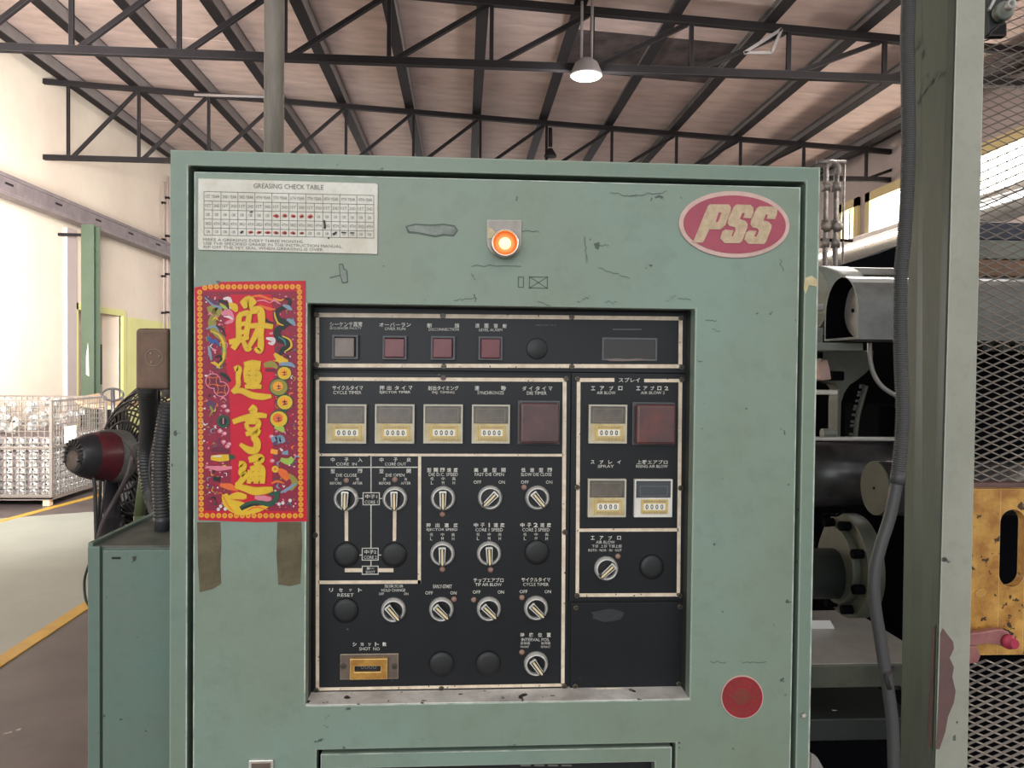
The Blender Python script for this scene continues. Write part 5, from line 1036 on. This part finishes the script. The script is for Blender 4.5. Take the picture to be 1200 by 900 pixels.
g1 = guard('mesh_guard', gxa, gxb, P(1160, 577, YG).z, P(1160, 18, YG).z + 12 * ph, 'upper expanded metal mesh guard right of the post, above the yellow plate')
g2 = guard('mesh_guard', gxa, gxb, P(1160, 930, YG).z - 60 * ph, P(1160, 772, YG).z, 'lower expanded metal mesh guard right of the post, below the yellow plate')
MB().box(gxb, gxb + .03, YG - .005, YG + .03, P(1160, 572, YG).z, P(1160, 18, YG).z + 12 * ph).obj('guard_frame', 'post', g1)
# yellow plate
YY = .37
yp_ = thing('yellow_plate', P(1170, 770, YY), 'greasy yellow steel plate with a long rounded slot between the mesh guards', 'plate')
a, b, c, d = rc(1136, 573, 1262, 767, YY); s0, s1, s2, s3 = rc(1171.5, 597, 1201, 688, YY); rr = (s1 - s0) / 2; xm = (s0 + s1) / 2
k = MB(); n = 16; arcT = [(xm - rr * math.cos(math.pi * i / n), s3 - rr + rr * math.sin(math.pi * i / n)) for i in range(n + 1)]; arcB = [(xm - rr * math.cos(math.pi * i / n), s2 + rr - rr * math.sin(math.pi * i / n)) for i in range(n + 1)]
def plate_faces(k, y0, y1):
    k.prism([(a, c), (s0, c), (s0, s2 + rr), (s0, s3 - rr), (s0, d), (a, d)], y0, y1); k.prism([(s1, c), (b, c), (b, d), (s1, d), (s1, s3 - rr), (s1, s2 + rr)], y0, y1)
    k.prism([(s0, d)] + arcT + [(s1, d)], y0, y1); k.prism([(s0, c)] + arcB + [(s1, c)], y0, y1)
plate_faces(k, YY, YY + .018); k.obj('plate', 'yellow', yp_)
k = MB(); ppoly(k, [(1143, 695), (1147, 691), (1153, 690), (1156, 693), (1154, 698), (1148, 700), (1144, 698)], YY - .002, .002); k.obj('paint_blob', 'yellow', yp_)
MB().box(a, b, YY + .02, YY + .05, d, d + .008).obj('plate_rail', 'primer', yp_)
lh = thing('latch_lever', P(1160, 765, YY - .03), 'pink-red painted latch lever with a crimson bolt on the yellow plate', 'latch')
k = MB(); YL2 = YY - .028
def pq(k, pts, Y, t): ppoly(k, [(1120 + x / 9, 680 + y / 9) for x, y in pts], Y, t)
pq(k, [(145, 565), (300, 545), (420, 522), (500, 520), (560, 545), (600, 600), (598, 660), (560, 715), (500, 700), (440, 680), (340, 672), (220, 690), (145, 690)], YL2, .014); k.obj('lever', 'pink', lh, bevel=.002)
k = MB(); pq(k, [(100, 690), (215, 690), (245, 740), (265, 800), (240, 870), (100, 890)], YL2 + .004, .02); k.obj('hook', 'pink', lh, bevel=.002)
e = P(1120 + 540 / 9, 680 + 640 / 9, YL2); MB().lathe([(.0125, 0), (.0125, .008), (.0085, .009), (.0085, .018), (.0075, .019)], e, Vector((.1, -1, 0)), 18).obj('bolt', 'crimson', lh)
MB().cyl(P(1186, 743, YL2), P(1186, 743, YL2) + Vector((0, .02, 0)), .003, 8).obj('pin', 'steel', lh)
# pulley bracket
pb2 = thing('pulley_bracket', P(1170, 43, .33), 'dark steel pulley bracket with an eye ring at the top of the mesh guard', 'bracket')
Yb = .33
k = MB(); ppoly(k, [(1157, -30), (1178, -30), (1179, 30), (1178, 42), (1158, 43)], Yb + .01, .012); k.obj('back_plate', 'machine_dark', pb2, bevel=.002)
k = MB(); ppoly(k, [(1161, 38), (1172, 28), (1180, 26), (1180, 42), (1160, 42)], Yb - .006, .014); k.obj('gusset', 'steel', pb2, bevel=.001)
e = P(1175, 14, Yb); ub = pxs(Yb); MB().lathe([(6 * ub, 0), (10.5 * ub, 0), (11.5 * ub, .004), (9 * ub, .008), (11.5 * ub, .012), (10.5 * ub, .016), (6 * ub, .016)], e + Vector((0, .008, 0)), (0, -1, 0), 28).obj('pulley', 'machine', pb2)
e = P(1180.5, 8, Yb - .02); k = MB(); k.lathe([(3.2 * ub, 0), (5.6 * ub, 0), (5.6 * ub, .012), (3.2 * ub, .012), (3.2 * ub, 0)], e, (0, -1, 0), 20, False, False); k.obj('eye_ring', 'pale_steel', pb2)
k = MB(); k.tube(smooth_path([P(1159, 12, Yb), P(1163, 4, Yb), P(1168, -6, Yb)]), .003, 8); k.obj('hook_wire', 'pale_steel', pb2)
# ---- the machine
dm = thing('die_casting_machine', (1.1, 1.3, 0), 'grey-green casting machine with tie bars and covers behind the cabinet and post', 'machine')
zt0 = P(1000, 306, 1.2).z
def mbx(nm, px0, py0, px1, py1, Y, dep, m_, bev=.003, par=dm):
    a_, b_, c_, d_ = rc(px0, py0, px1, py1, Y); return MB().box(a_, b_, Y, Y + dep, c_, d_).obj(nm, m_, par, bevel=bev)
Xa = P(945, 500, 1.6).x
MB().box(Xa - .1, 2.9, 1.62, 2.6, .1, P(1000, 322, 1.62).z).obj('rear_housing', 'void', dm)
k = MB(); ppoly(k, [(984, 311), (1004, 305), (1030, 297), (1052, 288), (1100, 274), (1200, 266), (1200, 330), (984, 330)], 1.5, .1); k.obj('rear_cover', 'void', dm)
def axis_pts(c, ax, up_, side, prof): return [c + side * u_ + up_ * v_ for u_, v_ in prof]
def extr(nm, c, ax, prof, L_, m_, par=dm, thick=None, bev=0):
    ax = ax.normalized(); up_ = Vector((0, 0, 1)); side = ax.cross(up_).normalized(); n = len(prof)
    k = MB(); A_ = [c + side * u_ + up_ * v_ for u_, v_ in prof]; B_ = [p + ax * L_ for p in A_]
    if thick:
        cu = sum(p[0] for p in prof) / n; cv = sum(p[1] for p in prof) / n
        Ai = [c + side * (cu + (u_ - cu) * thick) + up_ * (cv + (v_ - cv) * thick) for u_, v_ in prof]; Bi = [p + ax * L_ for p in Ai]
        q = A_ + B_ + Ai + Bi; fs = []
        for i in range(n): j = (i + 1) % n; fs += [(i, j, n + j, n + i), (2 * n + i, 3 * n + i, 3 * n + j, 2 * n + j), (i, 2 * n + i, 2 * n + j, j), (n + i, n + j, 3 * n + j, 3 * n + i)]
        k.add(q, fs, False)
    else: k.add(A_ + B_, [list(range(n))[::-1], list(range(n, 2 * n))] + [(i, (i + 1) % n, (i + 1) % n + n, i + n) for i in range(n)])
    return k.obj(nm, m_, par, bevel=bev)
def arch(w_, h_, n=14):            # width w, total height h, half round on top
    r_ = w_ / 2; return [(-r_, 0)] + [(-r_ * math.cos(math.pi * i / n), h_ - r_ * 1.1 + r_ * 1.1 * math.sin(math.pi * i / n)) for i in range(n + 1)] + [(r_, 0)]
# sleeve cover with recessed end disc
YS1 = .72; us = pxs(YS1); ax1 = Vector((1, 0, 0))
cL = P(966, 400, .84); cR = P(1004, 400, YS1 + .0)
nrm1 = ax1.cross(Vector((0, 0, 1))).normalized()
# opening plane through the left edge, going right and toward / away along the side vector
wv = None
def hit(px, py, p0, n_):
    d = ray(px, py); return CAM + d * ((p0 - CAM).dot(n_) / d.dot(n_))
L0 = hit(966, 400, cL, ax1); R0 = hit(1004.5, 400, cL, ax1); T0 = hit(985, 324, cL, ax1)
Wd_ = (R0 - L0).length; Ht = T0.z - L0.z; cc = (L0 + R0) / 2; cc.z = L0.z
extr('sleeve_cover', cc, ax1, arch(Wd_, Ht), .62, 'mgrey', thick=.95)
extr('sleeve_shade_shell', cc + ax1 * .001, ax1, [(a_ * .945, b_ * .965 + Ht * .018) for a_, b_ in arch(Wd_, Ht)], .3, 'void', thick=.985)  # dark shell added so the sleeve's inside reads as shade
extr('end_disc', cc + ax1 * .045 + Vector((0, 0, Ht * .03)), ax1, [(Wd_ * .47 * math.cos(t), Ht * .46 + Ht * .45 * math.sin(t)) for t in [2 * math.pi * i / 28 for i in range(28)]], .02, 'pale_steel')
extr('sleeve_shade_end', cc + ax1 * .09, ax1, arch(Wd_ * .9, Ht * .94), .01, 'void')  # dark end sheet, painted shade deep in the sleeve
e = hit(999.5, 364, cc + ax1 * .044, ax1); MB().cyl(e - ax1 * .002, e + ax1 * .004, .0045, 12).obj('disc_hole', 'void', dm)
# roll behind it and long rail on top
MB().cyl(P(940, 352, .95), P(987, 352, 1.0), 41 * pxs(.98), 28).obj('roller', 'machine', dm)
MB().box(P(980, 320, 1.2).x, P(1075, 320, 1.2).x, 1.2, 1.3, P(1000, 322, 1.2).z, P(1000, 313, 1.2).z).obj('top_rail', 'pale_steel', dm, bevel=.004)
mbx('bracket_bar', 950, 401.5, 1012, 411, .76, .12, 'machine'); mbx('bracket_bar', 950, 384, 965, 402, .8, .05, 'machine')
mbx('bracket_block', 950, 356, 966, 364, .8, .05, 'pale_steel')
# casting web with arms
k = MB(); Yw = .95
ppoly(k, [(962, 411), (1024, 411), (1022, 430), (1014, 438), (1004, 446), (996, 451), (990, 460), (986, 472), (985, 516), (981, 516), (981.5, 470), (983, 456), (978, 450), (962, 446)], Yw, .05); k.obj('casting_web', 'mshade', dm, bevel=.002)
k = MB(); k.tube(smooth_path([P(1019, 402, Yw - .05), P(1019.5, 420, Yw - .05), P(1023, 436, Yw - .05), P(1031, 450, Yw - .05), P(1042, 459, Yw - .05), P(1055, 466, Yw - .05)]), .0055, 10); k.obj('curved_pipe', 'pale_steel', dm)
k = MB(); pts = smooth_path([P(1015, 452, Yw), P(1010, 470, Yw), (P(1005, 490, Yw)), P(1002, 516, Yw)]); k.tube(pts, .0058, 8); k.obj('chain_guide', 'mshade', dm)
k = MB()
for i in range(12): p = pts[int(i * (len(pts) - 1) / 11)]; k.box(p.x - .014, p.x - .006, Yw - .004, Yw + .006, p.z - .0028, p.z + .0028)
k.obj('chain_links', 'machine_dark', dm, kind='stuff')
k = MB(); ppoly(k, [(959, 424), (970, 421), (973, 432), (975, 445), (962, 446)], Yw - .06, .03); k.obj('clamp', 'badge_ring', dm, bevel=.004)
mbx('light_bar', 950, 457, 982, 462.5, Yw - .05, .03, 'tim_white'); mbx('bolt_head', 977, 435, 990, 446, Yw - .04, .04, 'void'); mbx('bolt_head', 960, 412, 965, 420, Yw - .04, .03, 'void')
k = MB(); k.cyl(P(963, 508, Yw - .05), P(978, 508, Yw - .05), .012, 12); k.obj('fitting', 'machine', dm)
mbx('shadow_plate', 1030, 476, 1075, 520, 1.2, .2, 'void')
# tie bars
Yt = .78; ut = pxs(Yt)
MB().cyl(P(900, 557, Yt + .3), P(1110, 553, Yt + .3), 39 * pxs(Yt + .3), 36).obj('tie_bar', 'oily', dm)
axt = Vector((-1, 0, 0)); ce_ = P(1026.5, 572, Yt - .05)
MB().cyl(ce_ - axt * .5, ce_, 32 * ut, 32).obj('tie_bar', 'oily', dm)
MB().cyl(ce_, ce_ + axt * .004, 32.6 * pxs(Yt - .05), 32).obj('bar_end', 'mshade', dm); MB().cyl(ce_ + axt * .004, ce_ + axt * .006, .003, 10).obj('centre_mark', 'void', dm)
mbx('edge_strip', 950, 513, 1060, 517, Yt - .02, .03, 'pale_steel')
# flange and cylinder
axf = Vector((-1, 0, 0)); cf = P(987, 662, .85); uf_ = pxs(.85)
k = MB(); k.cyl(cf - axf * .04, cf, 62 * uf_, 40); k.obj('flange', 'mshade', dm, bevel=.003)
MB().cyl(cf, cf + axf * .02, 46 * uf_, 36).obj('flange_step', 'mshade', dm, bevel=.002)
MB().cyl(cf + axf * .02 + Vector((0, 0, -.02)), cf + axf * .4 + Vector((0, 0, -.02)), 30 * uf_, 30).obj('ram_cylinder', 'machine_dark', dm)
sf = axf.cross(Vector((0, 0, 1))).normalized()
for i in range(8):
    th = i * math.pi / 4 + .3; p = cf + (sf * math.cos(th) + Vector((0, 0, 1)) * math.sin(th)) * 53 * uf_; MB().cyl(p, p + axf * .024, .011, 8).obj('flange_bolt', 'void', dm)
k = MB(); k.tube(smooth_path([P(962, 606, .8), P(968, 602, .8), P(980, 604, .8), P(990, 598, .8)]), .003, 8); k.obj('grease_pipe', 'void', dm)
# table, beam
k = MB(); zt_a = P(1000, 779, .62).z
MB().box(P(940, 780, .62).x, P(1100, 780, .62).x, .62, .98, P(1000, 806, .62).z, P(1000, 779, .62).z).obj('bed_table', 'mshade', dm, bevel=.003)
MB().box(P(940, 780, .62).x + .002, P(1100, 780, .62).x - .002, .624, .978, zt_a, zt_a + .0015).obj('table_top', 'pale_steel', dm)
mbx('lower_beam', 940, 842, 1075, 868, .66, .3, 'machine_dark'); mbx('lower_skirt', 940, 869, 1075, 1100, .9, .2, 'void')
mbx('bed_base', 940, 806, 1130, 1300, 1.0, .5, 'void', 0)
# paper scraps resting on the machine
k = MB(); v = [PZ(x, y, zt_a + .003) for x, y in ((950, 741), (978, 745), (974, 757), (950, 757))]
zz = zt_a + .0022; pp_ = [PZ(953, 752, zz), PZ(986, 751, zz), PZ(975, 748, zz), PZ(953, 748, zz)]
k = MB(); Yp_ = .84; ppoly(k, [(950, 727), (973, 727), (979, 738), (985, 746), (950, 746)], Yp_, .002)
tag(k.obj('paper_scrap', 'paper'), 'white paper scrap lying on the machine table beside the flange', 'paper')
k = MB(); ppoly(k, [(975, 832), (984, 833), (992, 838), (1003, 841), (984, 842)], .7, .002); tag(k.obj('paper_scrap', 'paper'), 'torn pale scrap on the lower beam beneath the table', 'paper')
k = MB(); ppoly(k, [(951, 884), (958, 888), (966, 902), (951, 902)], .4, .01); k.obj('pale_ledge', 'pale_steel', dm)
# blocks seen through the mesh
mbx('side_cover', 1090, 262, 1400, 283, .95, .12, 'dblue'); mbx('side_casing', 1090, 283, 1400, 305, .93, .12, 'machine'); 
mbx('timber_rail', 1090, 306, 1400, 325, .9, .12, 'wood'); mbx('light_casing', 1090, 326, 1400, 352, .92, .12, 'pale_steel')
mbx('slotted_casing', 1090, 353, 1400, 412, .96, .12, 'machine'); mbx('dark_casing', 1085, 413, 1400, 600, 1.0, .1, 'void'); mbx('dark_casing', 1085, 740, 1400, 1200, 1.0, .1, 'void')
for i in range(7): mbx('casing_rib', 1095 + i * 19, 358, 1101 + i * 19, 410, .94, .02, 'machine_dark', 0)
mbx('slot_backing', 1100, 585, 1400, 760, .9, .1, 'void')
# shiny duct running away
xd = 3.0; p1, p2 = PXc(1050, 261, xd), PXc(1049, 289, xd)
dt_ = thing('overhead_duct', (xd, 5, p2.z), 'long shiny metal duct running into the distance right of the cabinet', 'duct')
MB().box(xd, xd + .34, 1.0, 14, p2.z + (p1.z - p2.z) * .42, p1.z).obj('duct_body', 'duct', dt_, bevel=.01)
MB().cyl((xd + .03, 1.0, p2.z + .06), (xd + .03, 14, p2.z + .06), .075, 20).obj('shiny_pipe', 'chrome', dt_)
for q in range(6): MB().cyl((xd - .03, 2.2 + q * 1.9, p2.z + .075), (xd - .03, 3.8 + q * 1.9, p2.z + .075), .022, 10).obj('glow_tube', 'tubeglow', dt_)  # emissive tubes making the bright band along the duct's lower edge
for y in (2.5, 6, 9.5, 13): MB().box(xd + .12, xd + .18, y, y + .06, 0, p2.z + .02).obj('stand', 'steel', dt_)
# pipe cluster
YC = 3.4
pcx = [(966, .015, 'thick rust-stained vertical pipe nearest the cabinet edge in the pipe cluster'), (978, .016, 'middle vertical pipe with a valve in the cluster right of the cabinet'), (987, .007, 'thin vertical rod rightmost in the pipe cluster beside the cabinet')]
for i, (px, r_, lb) in enumerate(pcx):
    e0, e1 = P(px, 330, YC), P(px + 1, 192 if i != 1 else 206, YC)
    m = thing('riser_pipe', (e0.x, YC, 0), lb, 'pipe', 'riser pipes')
    MB().cyl((e0.x, YC, 0), (e0.x, YC, e1.z), r_, 14).obj('pipe', 'galv', m)
    if i < 2:
        for py in (218, 262, 284): e = P(px, py, YC); MB().cyl((e0.x, YC, e.z - .03), (e0.x, YC, e.z + .02), r_ * 1.6, 14).obj('coupling', 'galv', m)
        e = P(px, 255, YC); MB().lathe([(.012, -.014), (.036, 0), (.012, .014)], (e0.x, YC - .02, e.z - .05), (0, -1, 0), 16).obj('valve_body', 'galv', m)
    if i == 1:
        MB().tube(smooth_path([(e0.x, YC, e1.z), (e0.x + .01, YC, e1.z + .05), (e0.x - .03, YC, e1.z + .075), (e0.x - .07, YC, e1.z + .04)]), r_, 12).obj('elbow', 'galv', m)
        a_, b_ = P(962, 281, YC), P(999, 282, YC); MB().cyl(a_, b_, .009, 8).obj('valve_handle', 'steel', m)
    if i == 0: a_, b_ = P(957, 190, YC), P(991, 190, YC); tag(MB().cyl(a_, b_, .012, 8).obj('cross_pipe', 'galv'), 'short horizontal pipe across the tops of the riser pipes', 'pipe')
